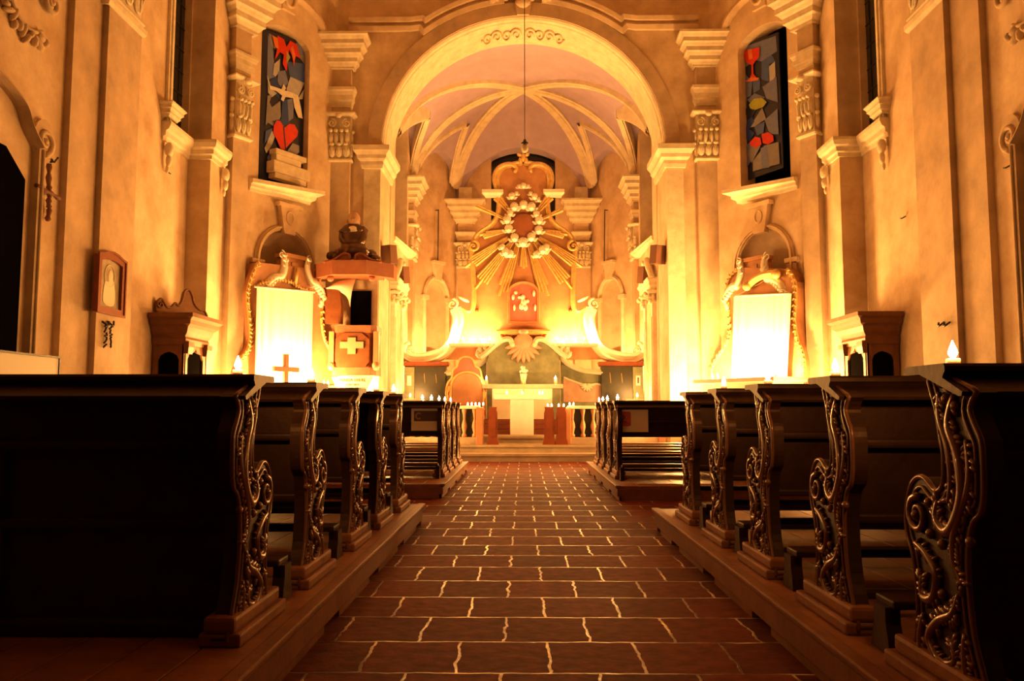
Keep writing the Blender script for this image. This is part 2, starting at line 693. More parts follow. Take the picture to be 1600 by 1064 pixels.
WPROF = [(0, 5.14), (.03, 5.14), (.035, 5.2), (.07, 5.22), (.075, 5.29), (.12, 5.32), (.15, 5.39), (.15, 5.44), (0, 5.44)]
for s, sd in ((-1, 'left'), (1, 'right')):
    F = side_frame(s)
    # side wall with a tall dark window above the ledge
    mb = MB(F)
    hole = [(12.4, 5.4), (13.16, 5.4), (13.16, 10.6), (12.4, 10.6)]
    holes = [hole]
    mb.slab([(-2, 0), (14.2, 0), (14.2, 11.6), (-2, 11.6)], holes, -.4, 0)
    struct(mb, 'wall_' + sd, M['plaster'])
    # layered pilaster on the side wall
    mb = MB(F)
    mb.box(9.55, 11.1, 0, .085, 0, 11.4)
    mb.box(10.2, 11.1, 0, .165, 0, 11.4)
    struct(mb, 'trim_pilaster_' + sd, M['pilaster'])
    mb = MB(F)
    ledge(mb, 10.16, 11.12, .165, [(0, 6.27), (.02, 6.27), (.045, 6.31), (.05, 6.38), (.02, 6.42), (0, 6.42)])
    capital(mb, 10.25, 11.05, 6.40, 7.8, .17)
    ledge(mb, 10.1, 11.2, .17, cornice_profile(8.4, 9.2, .05, .45))
    struct(mb, 'trim_capital_' + sd, M['stucco'])
    # architrave of the high side window
    mb = MB(F)
    mb.box(12.26, 12.4, 0, .05, 5.46, 10.6)
    mb.box(12.31, 12.37, .05, .075, 5.46, 10.6)
    ledge(mb, 12.18, 12.46, .1, cornice_profile(5.5, 5.72, .02, .12, 3))
    struct(mb, 'trim_window_' + sd, M['stucco'])
    # ledge: runs under the window and round the pier
    mb = MB()
    pl = [(s * SX, 12.18), (s * SX, 13.2), (s * 5.22, 13.2), (s * 5.22, 13.78)]
    if s > 0:
        mb.sweep(WPROF, list(reversed(pl)))
    else:
        mb.sweep(WPROF, pl)
    mb.fr = F
    for uu, ww in ((12.3, .08), (13.68, .46)):
        mb.blob((uu, ww, 5.02), .08, .07, .12, 8, 6)
        mb.blob((uu, ww, 4.84), .05, .05, .10, 8, 6)
        mb.blob((uu, ww - .02, 4.71), .028, .03, .07, 6, 5)
    struct(mb, 'trim_ledge_' + sd, M['stucco'])
    # pier between window and corner
    mb = MB()
    mb.box(s * 5.22, s * 6.0, 13.2, 14.1, 0, 11.5)
    struct(mb, 'wall_pier_' + sd, M['plaster'])
    # window glass with lead bars
    g = MB(F); g.box(12.3, 13.2, -.14, -.12, 5.3, 10.7)
    w = g.build('window_' + ('1' if s < 0 else '2'), M['glassdark']); w['kind'] = 'structure'
    g = MB(F)
    for i in range(14):
        z = 5.45 + i * .38
        g.box(12.4, 13.16, -.12, -.108, z, z + .012)
    for u in (12.6, 12.8, 13.0):
        g.box(u, u + .012, -.12, -.106, 5.4, 10.6)
    g.build('lead_bars', M['iron'], w)
    g = MB(F)
    g.box(12.4, 13.16, -.38, -.16, 5.3, 5.42)
    struct(g, 'trim_sill_' + sd, M['stucco'])

    # ---- chamfered corner wall with window and niche
    K = chamfer_frame(s)
    def kl(px, py, w=0.0, K=K, s=s):
        if s > 0:
            px = 1636 - px
        return K.loc(px, py, w)
    mb = MB(K)
    wl, wr, wb, wt = .66, 1.86, 5.15, 8.12
    hole = [(wl, wb), (wr, wb)] + arc((wl + wr) / 2, wt - .15, (wr - wl) / 2, .32, 0, PI, 10)
    nl, nr, nb, nt = .72, 1.96, 1.2, 3.72
    niche = [(nl, nb), (nr, nb)] + arc((nl + nr) / 2, nt, (nr - nl) / 2, .62, 0, PI, 14)
    mb.slab([(-.05, 0), (CH_L + .05, 0), (CH_L + .05, 11.5), (-.05, 11.5)], [hole, niche], -.42, 0)
    struct(mb, 'wall_corner_' + sd, M['plaster'])
    # niche back: a shallow curved shell
    mb = MB(K)
    cu = (nl + nr) / 2
    prof = []
    vs = []; fs = []
    n = 12
    for j in range(n + 1):
        a = PI * j / n
        uu = cu - (nr - nl) / 2 * 1.02 * math.cos(a)
        ww = -.36 * math.sin(a) - .02
        zt = nt + .64 * math.sin(a)
        vs += [(uu, ww, nb), (uu, ww, nt - .1)]
    for j in range(n):
        fs.append((2 * j, 2 * j + 1, 2 * j + 3, 2 * j + 2))
    mb.add(vs, fs, True)
    vs = []; fs = []
    for i in range(9):
        e = PI / 2 * i / 8
        for j in range(n + 1):
            a = PI * j / n
            vs.append((cu - (nr - nl) / 2 * 1.02 * math.cos(a) * math.cos(e), -.02 - .36 * math.sin(a) * math.cos(e), nt - .1 + .75 * math.sin(e)))
    for i in range(8):
        for j in range(n):
            fs.append((i * (n + 1) + j, i * (n + 1) + j + 1, (i + 1) * (n + 1) + j + 1, (i + 1) * (n + 1) + j))
    mb.add(vs, fs, True)
    struct(mb, 'wall_niche_' + sd, M['pilaster'])
    # niche surround with keystone
    mb = MB(K)
    R = [(nr + .06, 1.2), (nr + .06, nt)] + arc(cu, nt, (nr - nl) / 2 + .06, .68, 0, PI, 16)[1:] + [(nl - .06, 1.2)]
    mb.strip([(-.05, 0), (-.05, .03), (0, .06), (.05, .05), (.05, 0)], R)
    mb.strip([(-.02, .05), (-.02, .085), (.02, .085), (.02, .05)], R)
    for uu in (nl - .06, nr + .06):
        mb.box(uu - .14, uu + .14, 0, .08, nt - .1, nt - .02)
        mb.box(uu - .11, uu + .11, 0, .06, nt - .28, nt - .13)
    mb.slab([(cu - .13, nt + .55), (cu + .13, nt + .55), (cu + .24, nt + 1.12), (cu - .24, nt + 1.12)], (), 0, .12)
    mb.box(cu - .28, cu + .28, 0, .15, nt + 1.06, nt + 1.13)
    mb.tube([(cu + .085 * math.cos(a * PI / 6), .12, nt + .86 + .12 * math.sin(a * PI / 6)) for a in range(12)], .022, 6, True)
    struct(mb, 'trim_niche_' + sd, M['plaster'])
    # ledge under the painted window
    mb = MB(K)
    lu0 = kl(388, 278, .1)[0] + .1; lu1 = kl(500, 305, .1)[0] - .3
    ledge(mb, lu0, lu1, 0.0, [(0, 4.93), (.03, 4.93), (.035, 4.98), (.06, 5.0), (.065, 5.05), (.11, 5.07), (.11, 5.14), (0, 5.15)])
    struct(mb, 'trim_ledge_corner_' + sd, M['stucco'])
    # hood mould above the window
    mb = MB(K)
    R = arc((wl + wr) / 2, wt + .35, .95, .55, .15, PI - .15, 16)
    mb.strip([(-.07, 0), (-.05, .09), (.05, .13), (.09, .05), (.09, 0)], R)
    mb.tube([((wl + wr) / 2 + .12 * math.cos(a * PI / 6), .08, wt + .72 + .14 * math.sin(a * PI / 6)) for a in range(12)], .03, 6, True)
    mb.slab([((wl + wr) / 2 - .16, wt + .5), ((wl + wr) / 2 + .16, wt + .5), ((wl + wr) / 2 + .24, wt + 1.1), ((wl + wr) / 2 - .24, wt + 1.1)], (), 0, .06)
    struct(mb, 'trim_hood_' + sd, M['plaster'])
    # corner pilaster at the near end of the corner wall
    mb = MB(K)
    mb.box(-.04, .30, 0, .16, 0, 9.6)
    struct(mb, 'trim_corner_pilaster_' + sd, M['pilaster'])
    mb = MB(K)
    capital(mb, -.02, .30, 5.75, 6.85, .18)
    ledge(mb, -.02, .30, .16, cornice_profile(7.0, 7.3, .02, .1, 2))
    ledge(mb, -.02, .34, .16, cornice_profile(7.75, 8.55, .06, .42, 4))
    struct(mb, 'trim_corner_capital_' + sd, M['stucco'])

    # ---- pilaster on the arch wall
    A = frame_at(AW)
    uc0, uc1 = sorted((s * 3.93, s * 3.52))
    mb = MB(A); mb.box(uc0, uc1, 0, .14, 0, 8.2)
    struct(mb, 'trim_arch_pilaster_' + sd, M['pilaster'])
    mb = MB(A)
    capital(mb, uc0 - .01, uc1 + .01, 5.98, 6.98, .16)
    ledge(mb, uc0, uc1, .14, cornice_profile(7.12, 7.52, .02, .1, 2))
    ledge(mb, uc0 - .02, uc1 + .02, .14, cornice_profile(7.92, 8.56, .05, .36, 4))
    struct(mb, 'trim_arch_capital_' + sd, M['stucco'])
    # impost block of the chancel arch
    u0, u1 = sorted((s * 3.24, s * 2.9))
    mb = MB(A)
    mb.box(u0, u1, 0, .06, 0, 6.0)
    struct(mb, 'trim_arch_pier_' + sd, M['stucco'])
    mb = MB()
    pr = [(0, 5.86), (.04, 5.86), (.06, 5.93), (.06, 6.0), (.12, 6.05), (.13, 6.12), (.2, 6.2), (.2, 6.3), (0, 6.3)]
    pl = [(s * 3.24, AW), (s * 3.24, AW - .06), (s * 2.9, AW - .06), (s * 2.9, CE)]
    mb.sweep(pr, pl if s < 0 else list(reversed(pl)))
    struct(mb, 'trim_impost_' + sd, M['stucco'])

# ---- wall with the chancel arch
mb = MB(frame_at(AW))
ARC = arc(0, 6.3, 2.9, 2.78, 0, PI, 40)
outer = [(2.9, 0)] + ARC + [(-2.9, 0), (-4.1, 0), (-4.1, 11.5), (4.1, 11.5), (4.1, 0)]
mb.slab(outer, (), -(CE - AW), 0)
struct(mb, 'wall_chancel_arch', M['plaster'])
mb = MB(frame_at(AW))
mb.strip([(-.0, 0), (-.0, .05), (-.28, .05), (-.28, 0)], [(p[0], p[1]) for p in arc(0, 6.3, 2.91, 2.79, 0, PI, 40)])
struct(mb, 'trim_archivolt', M['pilaster'])
# pale plaster lining of the arch, with a low relief of scrolls at the crown
mb = MB()
n = 40
vs = []; fs = []
for i in range(n + 1):
    a = PI * i / n
    for rr, yy in ((2.90, AW - .01), (2.86, AW + .03), (2.86, AW + .12), (2.84, AW + .14), (2.84, CE - .14), (2.86, CE - .12), (2.86, CE - .03), (2.90, CE + .01)):
        vs.append((rr * math.cos(a), yy, 6.3 + (rr - .12) * math.sin(a)))
for i in range(n):
    for j in range(7):
        fs.append((i * 8 + j, i * 8 + j + 1, (i + 1) * 8 + j + 1, (i + 1) * 8 + j))
mb.add(vs, fs)
def sof(a, y, lift=0.0):
    r = 2.83 - lift
    return (r * math.sin(a), y, 6.3 + (r - .12) * math.cos(a))
for sg in (-1, 1):
    for k in range(4):
        ca = sg * (.05 + .075 * k)
        pts = []
        for i in range(22):
            t = i / 21
            th = t * 2 * PI * 1.3 * (1 if k % 2 else -1)
            rr = .26 * (1 - .75 * t)
            pts.append(sof(ca + sg * rr * math.cos(th) * .16, (AW + CE) / 2 + rr * math.sin(th) * 1.1, .02))
        mb.tube(pts, .025, 5)
struct(mb, 'trim_arch_lining', M['stucco'])

# string course that climbs over the arch
mb = MB(frame_at(AW))
left = [(-3.6, 8.9), (-2.32, 8.9), (-2.1, 8.93)] + arc(0, 6.3, 3.35, 3.2, PI - .92, PI / 2 + .12, 14)
pr1 = [(-.13, 0), (-.13, .07), (-.04, .1), (-.04, .05), (.04, .05), (.05, .12), (.13, .14), (.13, 0)]
mb.strip(pr1, left)
mb.strip([(-a, b) for a, b in pr1], [(-p[0], p[1]) for p in left])
for i in range(-7, 8):
    mb.blob((i * .09, .12, 9.52 + .05 * math.sin(i * 2.1)), .09, .1, .14 + .04 * math.cos(i), 8, 5)
mb.blob((0, .16, 9.32), .16, .1, .12, 8, 6)
mb.slab([(-.12, 9.09), (.12, 9.09), (.17, 9.36), (-.17, 9.36)], (), 0, .09)
struct(mb, 'trim_string_course', M['plaster'])

# nave ceiling, out of the frame, closes the room for the light
mb = MB(); mb.box(-6.1, 6.1, -2.2, 16.4, 11.5, 11.7)
struct(mb, 'ceiling', M['plaster'])

# ---- chancel
CX = 2.9
def hchan(x, y):
    """height of the chancel vault"""
    r = (x / 3.0) ** 2
    if y > 20:
        r += ((y - 20) / 2.62) ** 2
    h = 6.5 + 2.6 * math.sqrt(max(0, 1 - r)) if r < 1 else 6.5 - (r - 1)
    # side lunettes
    t = (y - 19.15) / 1.5
    if abs(t) < 1:
        h = max(h, 6.7 + 1.55 * math.sqrt(1 - t * t))
    # corner lunettes (axis from the corner walls inward)
    for s in (-1, 1):
        ux, uy = -s * 1.05 / L2, 1.5 / L2
        t = ((x - s * CX) * ux + (y - 20.7) * uy - L2 / 2) / (L2 / 2)
        dd = ((x - s * CX) * (s * 1.5 / L2) + (y - 20.7) * (1.05 / L2))
        if abs(t) < 1 and dd > -1.3:
            h = max(h, 6.6 + 1.3 * math.sqrt(1 - t * t) + min(0, dd) * .15)
    if y > 20.6:
        t = x / 1.72
        if abs(t) < 1:
            h = max(h, 6.6 + 1.62 * math.sqrt(1 - t * t))
    return h
L2 = math.hypot(1.05, 1.5)
mb = MB()
nx, ny = 120, 110
vs = []
for j in range(ny + 1):
    y = 17.38 + (22.5 - 17.38) * j / ny
    for i in range(nx + 1):
        x = -3.0 + 6.0 * i / nx
        vs.append((x, y, hchan(x, y)))
fs = []
for j in range(ny):
    for i in range(nx):
        a = j * (nx + 1) + i
        fs.append((a, a + 1, a + nx + 2, a + nx + 1))
mb.add(vs, fs, True)
mb.add([(x, y, z + .12) for x, y, z in vs], fs, True)
struct(mb, 'ceiling_chancel_vault', M['mauve'])

# vault ribs
mb = MB()
def rib(p, q, w=.15, bow_=0.0, n=18):
    P = [Vector((p[0] + (q[0] - p[0]) * i / n, p[1] + (q[1] - p[1]) * i / n)) for i in range(n + 1)]
    d = (Vector(q) - Vector(p)).normalized()
    side = Vector((-d.y, d.x))
    if bow_:
        P = [pp + side * bow_ * math.sin(PI * i / n) for i, pp in enumerate(P)]
    vs = []; fs = []
    prof = [(-1, .35), (-1, -.06), (-.62, -.06), (-.5, -.10), (.5, -.10), (.62, -.06), (1, -.06), (1, .35)]
    for pp in P:
        h = hvault0(pp.x, pp.y)
        for a, b in prof:
            vs.append((pp.x + side.x * a * w, pp.y + side.y * a * w, h + b))
    for i in range(n):
        for j in range(7):
            fs.append((i * 8 + j, i * 8 + j + 1, (i + 1) * 8 + j + 1, (i + 1) * 8 + j))
    mb.add(vs, fs)
def hvault0(x, y):
    r = (x / 3.0) ** 2
    if y > 20:
        r += ((y - 20) / 2.62) ** 2
    return 6.5 + 2.6 * math.sqrt(max(0.0, 1 - r))
for s in (-1, 1):
    rib((0, 20), (s * 2.86, 17.95))
    rib((0, 20), (s * 2.86, 20.62))
    rib((0, 20), (s * 1.86, 21.95))
    pk = (s * 1.5, 20.95)
    rib(pk, (s * 2.7, 20.75), .085)
    rib(pk, (s * 1.95, 21.85), .085)
    pk = (s * 2.35, 19.3)
    rib(pk, (s * 2.86, 20.5), .085)
    rib(pk, (s * 2.86, 18.1), .085)
struct(mb, 'trim_vault_ribs', M['stucco'])

for s, sd in ((-1, 'left'), (1, 'right')):
    F = Frame((s * CX, 0), (0, 1), (-s, 0))
    mb = MB(F)
    hole = [(18.0, 5.45), (19.9, 4.75), (19.9, 7.9), (18.0, 7.9)]
    hole = [(18.0, 4.85), (19.9, 4.85), (19.9, 8.0), (18.0, 8.0)]
    mb.slab([(CE - .05, 0), (20.75, 0), (20.75, 9.2), (CE - .05, 9.2)], [hole], -.45, 0)
    # sloping sill inside the opening
    mb.add([(18.0, -.44, 5.42), (19.9, -.44, 5.42), (19.9, 0, 4.86), (18.0, 0, 4.86), (18.0, -.44, 4.8), (19.9, -.44, 4.8), (19.9, 0, 4.8), (18.0, 0, 4.8)],
           [(0, 1, 2, 3), (4, 5, 6, 7), (0, 1, 5, 4), (3, 2, 6, 7), (0, 3, 7, 4), (1, 2, 6, 5)])
    struct(mb, 'wall_chancel_' + sd, M['plaster'])
    g = MB(F); g.box(17.9, 20.0, -.47, -.43, 4.8, 8.05)
    struct(g, 'window_' + ('3' if s < 0 else '4'), M['glassdark'])
    mb = MB(F)
    ledge(mb, 17.9, 20.0, 0, [(0, 4.74), (.02, 4.74), (.04, 4.78), (.05, 4.85), (0, 4.86)])
    struct(mb, 'trim_chancel_sill_' + sd, M['stucco'])
    mb = MB(F); mb.box(20.2, 20.6, 0, .12, .3, 6.2)
    struct(mb, 'trim_chancel_pilaster_' + sd, M['pilaster'])
    mb = MB(F)
    capital(mb, 20.2, 20.6, 4.75, 5.65, .14)
    ledge(mb, 20.18, 20.62, .12, cornice_profile(5.8, 6.0, .02, .07, 2))
    ledge(mb, 20.16, 20.62, .12, cornice_profile(6.2, 6.82, .04, .30, 4))
    struct(mb, 'trim_chancel_capital_' + sd, M['stucco'])
    # apse corner wall with niche
    K = Frame((s * CX, 20.7), (-s * 1.05, 1.5), (-s * 1.5, -1.05))
    mb = MB(K)
    c = .98; hw = .42
    niche = [(c - hw, 2.45), (c + hw, 2.45)] + arc(c, 3.95, hw, .5, 0, PI, 12)
    mb.slab([(-.05, 0), (L2 + .05, 0), (L2 + .05, 9.2), (-.05, 9.2)], [niche], -.4, 0)
    struct(mb, 'wall_apse_' + sd, M['plaster'])
    mb = MB(K)
    vs = []; fs = []
    n = 10
    for i in range(8):
        e = PI / 2 * (i - 1) / 6 if i else 0
        for j in range(n + 1):
            a = PI * j / n
            if i == 0:
                vs.append((c - hw * math.cos(a), -.02 - .32 * math.sin(a), 2.4))
            else:
                vs.append((c - hw * 1.02 * math.cos(a) * math.cos(e), -.02 - .32 * math.sin(a) * math.cos(e), 3.95 + .53 * math.sin(e)))
    for i in range(7):
        for j in range(n):
            fs.append((i * (n + 1) + j, i * (n + 1) + j + 1, (i + 1) * (n + 1) + j + 1, (i + 1) * (n + 1) + j))
    mb.add(vs, fs, True)
    struct(mb, 'wall_apse_niche_' + sd, M['pilaster'])
    mb = MB(K)
    R = [(c + hw + .05, 2.45), (c + hw + .05, 3.95)] + arc(c, 3.95, hw + .06, .56, 0, PI, 14)[1:] + [(c - hw - .05, 2.45)]
    mb.strip([(-.05, 0), (-.05, .04), (0, .07), (.05, .05), (.05, 0)], R)
    for uu in (c - hw - .05, c + hw + .05):
        mb.box(uu - .12, uu + .12, 0, .08, 3.86, 3.98)
    mb.slab([(c - .10, 4.42), (c + .10, 4.42), (c + .18, 4.92), (c - .18, 4.92)], (), 0, .12)
    mb.box(c - .22, c + .22, 0, .15, 4.86, 4.93)
    struct(mb, 'trim_apse_niche_' + sd, M['stucco'])

BACK = frame_at(22.2)
mb = MB(BACK)
hole = [(-.9, 5.6), (.9, 5.6), (.9, 7.98)] + arc(0, 7.98, .9, .34, 0, PI, 8)[1:-1] + [(-.9, 7.98)]
mb.slab([(-1.95, 0), (1.95, 0), (1.95, 9.2), (-1.95, 9.2)], [hole], -.4, 0)
struct(mb, 'wall_apse_back', M['plaster'])
g = MB(BACK); g.box(-1.0, 1.0, -.44, -.4, 5.5, 8.45)
struct(g, 'window_5', M['glassdark'])
for s, sd in ((-1, 'left'), (1, 'right')):
    u0, u1 = sorted((s * 1.80, s * 1.40))
    mb = MB(BACK); mb.box(u0, u1, 0, .12, .3, 6.2)
    struct(mb, 'trim_apse_pilaster_' + sd, M['pilaster'])
    mb = MB(BACK)
    capital(mb, u0, u1, 4.85, 5.55, .14)
    ledge(mb, u0, u1, .12, cornice_profile(5.62, 5.86, .02, .08, 2))
    ledge(mb, u0 - .02, u1 + .02, .12, cornice_profile(6.1, 6.72, .04, .34, 4))
    mb.box(u0 + .02, u1 - .02, 0, .2, 6.72, 7.1)
    struct(mb, 'trim_apse_capital_' + sd, M['stucco'])

# ================================================================ PEWS
# outline of the carved end, d = towards the altar, h above the platform
K_ = 1.13
PEW_FRONT = [(.225, .905), (.20, .80), (.185, .72), (.175, .67), (.18, .60), (.20, .572), (.228, .568), (.255, .585), (.285, .600), (.32, .595),
             (.352, .57), (.378, .52), (.39, .46), (.383, .41), (.362, .37), (.345, .30), (.342, .2), (.36, .1), (.37, .0)]
PEW_BACK = [(.02, .0), (.035, .1), (.07, .2), (.085, .33), (.08, .43), (.055, .50), (.02, .53), (.004, .58), (.0, .66), (.004, .72), (.03, .765), (.045, .80), (.03, .83), (.028, .855)]
PEW_OUT = [(a * K_, b) for a, b in PEW_FRONT + PEW_BACK]


def pew(s, length, solid=False, low=.375, seat=.375, kd=.24):
    """s=-1 runs off to the left of its carved end, s=+1 to the right; origin under the carved end"""
    t = thing('pew', 'x', 'pew')
    F = Frame((0, 0), (0, 1), (-s, 0))      # u=d, w towards the aisle
    pts = smooth([(a, b) for a, b in PEW_OUT], 3, True)
    mb = MB(F)
    mb.slab(pts, (), -.055, 0)
    e = mb.build('end_panel', M['wood'], t)
    # carving on the aisle face
    mb = MB(F)
    rim = [(p[0], .0, p[1]) for p in pts]
    cx = .2
    mb.tube(rim, .0085, 6, True)
    inner = []
    P = [Vector(p) for p in pts]
    n = len(P)
    for i in range(n):
        d = (P[(i + 1) % n] - P[i - 1])
        nn = Vector((d.y, -d.x)).normalized()
        inner.append(P[i] + nn * .03)
    # make sure the offset went inward
    def area(pp):
        return abs(sum(pp[i].x * pp[(i + 1) % len(pp)].y - pp[(i + 1) % len(pp)].x * pp[i].y for i in range(len(pp))))
    if area(inner) > area(P):
        inner = []
        for i in range(n):
            d = (P[(i + 1) % n] - P[i - 1])
            nn = Vector((-d.y, d.x)).normalized()
            inner.append(P[i] + nn * .03)
    mb.tube([(p.x, .002, p.y) for p in inner], .006, 6, True)
    rnd = random.Random(4)
    def S_(pl, r=.011, w=.008):
        q = smooth([(a * K_, b) for a, b in pl], 5)
        m = len(q)
        mb.tube([(a, w, b) for a, b in q], [r * (.55 + .75 * math.sin(PI * (i + .5) / m)) for i in range(m)], 7)
        return q
    a1 = S_([(.10, .84), (.13, .76), (.09, .68), (.075, .58), (.11, .50), (.16, .46), (.21, .49), (.20, .54)], .015)
    a2 = S_([(.17, .85), (.17, .78), (.135, .70), (.125, .61), (.15, .54)], .011)
    a3 = S_([(.055, .72), (.045, .64), (.055, .58), (.09, .52), (.125, .45), (.13, .38), (.10, .33)], .012)
    a4 = S_([(.33, .40), (.27, .38), (.22, .33), (.24, .26), (.30, .25), (.30, .31)], .012)
    a5 = S_([(.12, .30), (.15, .24), (.22, .20), (.27, .14), (.22, .09), (.15, .11), (.16, .16)], .012)
    a6 = S_([(.10, .20), (.10, .12), (.08, .05)], .01)
    a7 = S_([(.30, .20), (.32, .12), (.31, .05)], .01)
    mb.tube(spiral(.31 * K_, .485, .058, .008, PI * .6, -1.7, 26, .008), [.013 - .007 * i / 26 for i in range(27)], 7)
    mb.blob((.31 * K_, .012, .485), .016, .016, .016)
    for q in (a1, a2, a3, a4, a5, a6, a7):
        for i in range(1, len(q) - 1, 1):
            a = Vector(q[i]); d = Vector(q[i + 1]) - Vector(q[i - 1])
            ang = math.atan2(d.y, d.x)
            for sg in (-1, 1):
                if rnd.random() < .92:
                    th = ang + sg * rnd.uniform(.6, 1.2)
                    ln = rnd.uniform(.010, .024)
                    c = a + Vector((math.cos(th), math.sin(th))) * ln
                    mb.blob((c.x, .004, c.y), ln, .012, ln * .42, 7, 4, rot=th)
    for (u, z) in ((.10, .81), (.14, .83), (.17, .81), (.12, .86), (.16, .875), (.25, .53), (.19, .42), (.06, .45), (.25, .44), (.2, .28), (.13, .06), (.24, .04)):
        mb.blob((u * K_, .006, z), .016, .014, .016)
    mb.build('end_carving', M['carve'], e)
    # beams along x: helper in local coordinates, x measured away from the aisle
    def bar(mb, x0, x1, d0, d1, h0, h1, b=.008):
        a, c = sorted((s * x0, s * x1))
        mb.bbox(a, c, d0, d1, h0, h1, b)
    L = length
    # sloping book shelf on top
    mb = MB()
    q = [(.035, .836), (.03, .848), (.13, .888), (.122, .900), (.115, .906), (.115, .920), (.122, .928), (.345, .928), (.355, .922), (.355, .910), (.345, .902), (.26, .902), (.05, .836)]
    a, c = sorted((s * -.03, s * L))
    mb.slabx(q, a, c)
    mb.build('book_shelf', M['wood'], t)
    mb = MB()
    bar(mb, .05, L, .135, .165, .66, .89)
    bar(mb, .05, L, .105, .175, .655, .69, .012)
    bar(mb, .05, L, .15, .175, low + .01, .67)
    bar(mb, .05, L, .13, .185, low, low + .035, .01)
    if solid:
        bar(mb, .05, L, .15, .18, .0, .39)
        bar(mb, .05, L, .12, .18, .0, .06)
        for k in range(1, int(L / .9) + 1):
            bar(mb, k * .9 - .03, k * .9 + .03, .13, .16, .05, .66)
    mb.build('backrest', M['wood'], t)
    mb = MB(); bar(mb, .05, L, .175, .50, seat + (0 if low < .4 else .015), seat + .035, .012)
    mb.build('seat', M['plank'], t)
    mb = MB(); bar(mb, .05, L, .40, .43, .20, .235)
    bar(mb, .05, L, .20, .23, .08, .115)
    mb.build('stretcher', M['wood'], t)
    for xx in ((L * .5, L - .1) if L > 2 else (L - .1,)):
        mb = MB(); bar(mb, xx, xx + .045, .17, .46, 0, seat + .01)
        mb.build('leg', M['wood'], t)
    # sill under the carved end
    mb = MB()
    a, c = sorted((s * -.045, s * .10)); mb.bbox(a, c, .0, .54, 0, .045, .01)
    a, c = sorted((s * -.025, s * .085)); mb.bbox(a, c, .0, .51, .045, .10, .014)
    mb.build('sill', M['plank'], t)
    if not solid:
        # kneeler behind the pew
        mb = MB()
        bar(mb, .02, L, -kd, -.10, .145, .175)
        kn = mb.build('kneeler', M['wood'], t)
        mb = MB()
        out = [(-kd, 0), (-.10, 0), (-.115, .05), (-.13, .09), (-.13, .15), (-kd + .02, .15), (-kd + .02, .10), (-kd + .005, .05)]
        a, c = sorted((s * 0.0, s * .05)); mb.slabx(out, a, c)
        mb.build('bracket', M['wood'], kn)
    return t


PLAT = .18
pewL = pew(-1, 4.1)
pewR = pew(1, 4.1)
pewLs = pew(-1, 4.1, True)
pewRs = pew(1, 4.1, True)
pewLf = pew(-1, 2.6, False, .49, .28, .18)
pewRf = pew(1, 2.9, False, .49, .28, .18)
used = set()
def place(proto, x, y, z, label, group):
    o = proto if proto.name not in used else copy_tree(proto)
    used.add(proto.name)
    o.location = (x, y, z)
    o['label'] = label
    o['group'] = group
    return o

LY = [2.80, 3.68, 4.66, 5.50, 6.40]
RY = [2.14, 2.98, 3.93, 4.80, 5.72]
LP = [place(pewLs, -1.0, LY[0], PLAT, 'dark solid-backed pew nearest the camera on the left', 'left front block of carved pews')]
for i, w in ((1, 'second from the camera in the left front block'), (2, 'third from the camera in the left front block'),
             (3, 'fourth from the camera in the left front block'), (4, 'fifth and farthest of the left front block')):
    LP.append(place(pewL, -1.0, LY[i], PLAT, 'carved pew, ' + w, 'left front block of carved pews'))
RP = [place(pewRs, 1.19, RY[0], PLAT, 'dark solid-backed pew nearest the camera on the right', 'right front block of carved pews')]
for i, w in ((1, 'second from the camera in the right front block'), (2, 'third from the camera in the right front block'),
             (3, 'fourth from the camera in the right front block'), (4, 'fifth and farthest of the right front block')):
    RP.append(place(pewR, 1.19, RY[i], PLAT, 'carved pew, ' + w, 'right front block of carved pews'))
names = ['nearest, with a notice on its back', 'second row', 'third row', 'row closest to the altar steps']
FLY = [9.95, 10.7, 11.5, 12.3]
FRY = [9.7, 10.5, 11.35, 12.15]
FZ = .16
FL, FR = [], []
for i in range(4):
    FL.append(place(pewLf, -1.0, FLY[i], FZ, 'dark pew on the far left platform, ' + names[i], 'far left block of pews'))
    FR.append(place(pewRf, 1.12, FRY[i], FZ, 'dark pew on the far right platform, ' + names[i], 'far right block of pews'))

# ---- plank platforms
def platform(x0, x1, y0, y1, h, s, label):
    """x0 aisle edge, x1 outer edge"""
    t = thing('pew_platform', label, 'platform', ((x0 + x1) / 2, (y0 + y1) / 2, 0))
    mb = MB()
    a, c = sorted((x0, x1))
    n = max(1, round(abs(x1 - x0) / .22))
    for i in range(n):
        p = a + (c - a) * i / n
        q = a + (c - a) * (i + 1) / n
        mb.bbox(p + .003, q - .003, y0 + .01, y1 - .01, h - .03, h - .001, .004)
    mb.build('deck', M['plank'], t)
    mb = MB()
    e = x0
    # nosing and fascia along the aisle, with low cut-outs
    for k, (o0, o1, z0, z1) in enumerate(((-.03, .03, h - .022, h + .004), (-.018, .03, h - .035, h - .022), (-.008, .03, .045, h - .035))):
        p, q = sorted((e + (-s) * -o0, e + s * o1))
        mb.bbox(p, q, y0 - .005 + (.02 if k else 0), y1 + .005, z0, z1, .007)
    y = y0
    k = 0
    while y < y1 - .1:
        yl = min(1.05, y1 - y)
        p, q = sorted((e + s * .008, e + s * .03))
        mb.box(p, q, y, y + yl * .72, 0, .05)
        y += yl
    for yy in (y0, y1 - .03):
        mb.bbox(min(x0, x1) + .01, max(x0, x1), yy, yy + .03, 0, h - .03, .005)
    p, q = sorted((x1 - s * .03, x1))
    mb.box(p, q, y0, y1, 0, h - .03)
    mb.build('fascia', M['brown'], t)
    return t
platform(-.87, -5.2, .8, 7.02, PLAT, -1, 'low wooden plank platform under the near left pews')
platform(1.07, 5.3, .8, 6.72, PLAT, 1, 'low wooden plank platform under the near right pews')
platform(-.90, -3.7, 9.07, 13.0, FZ, -1, 'low wooden plank platform under the far left pews')
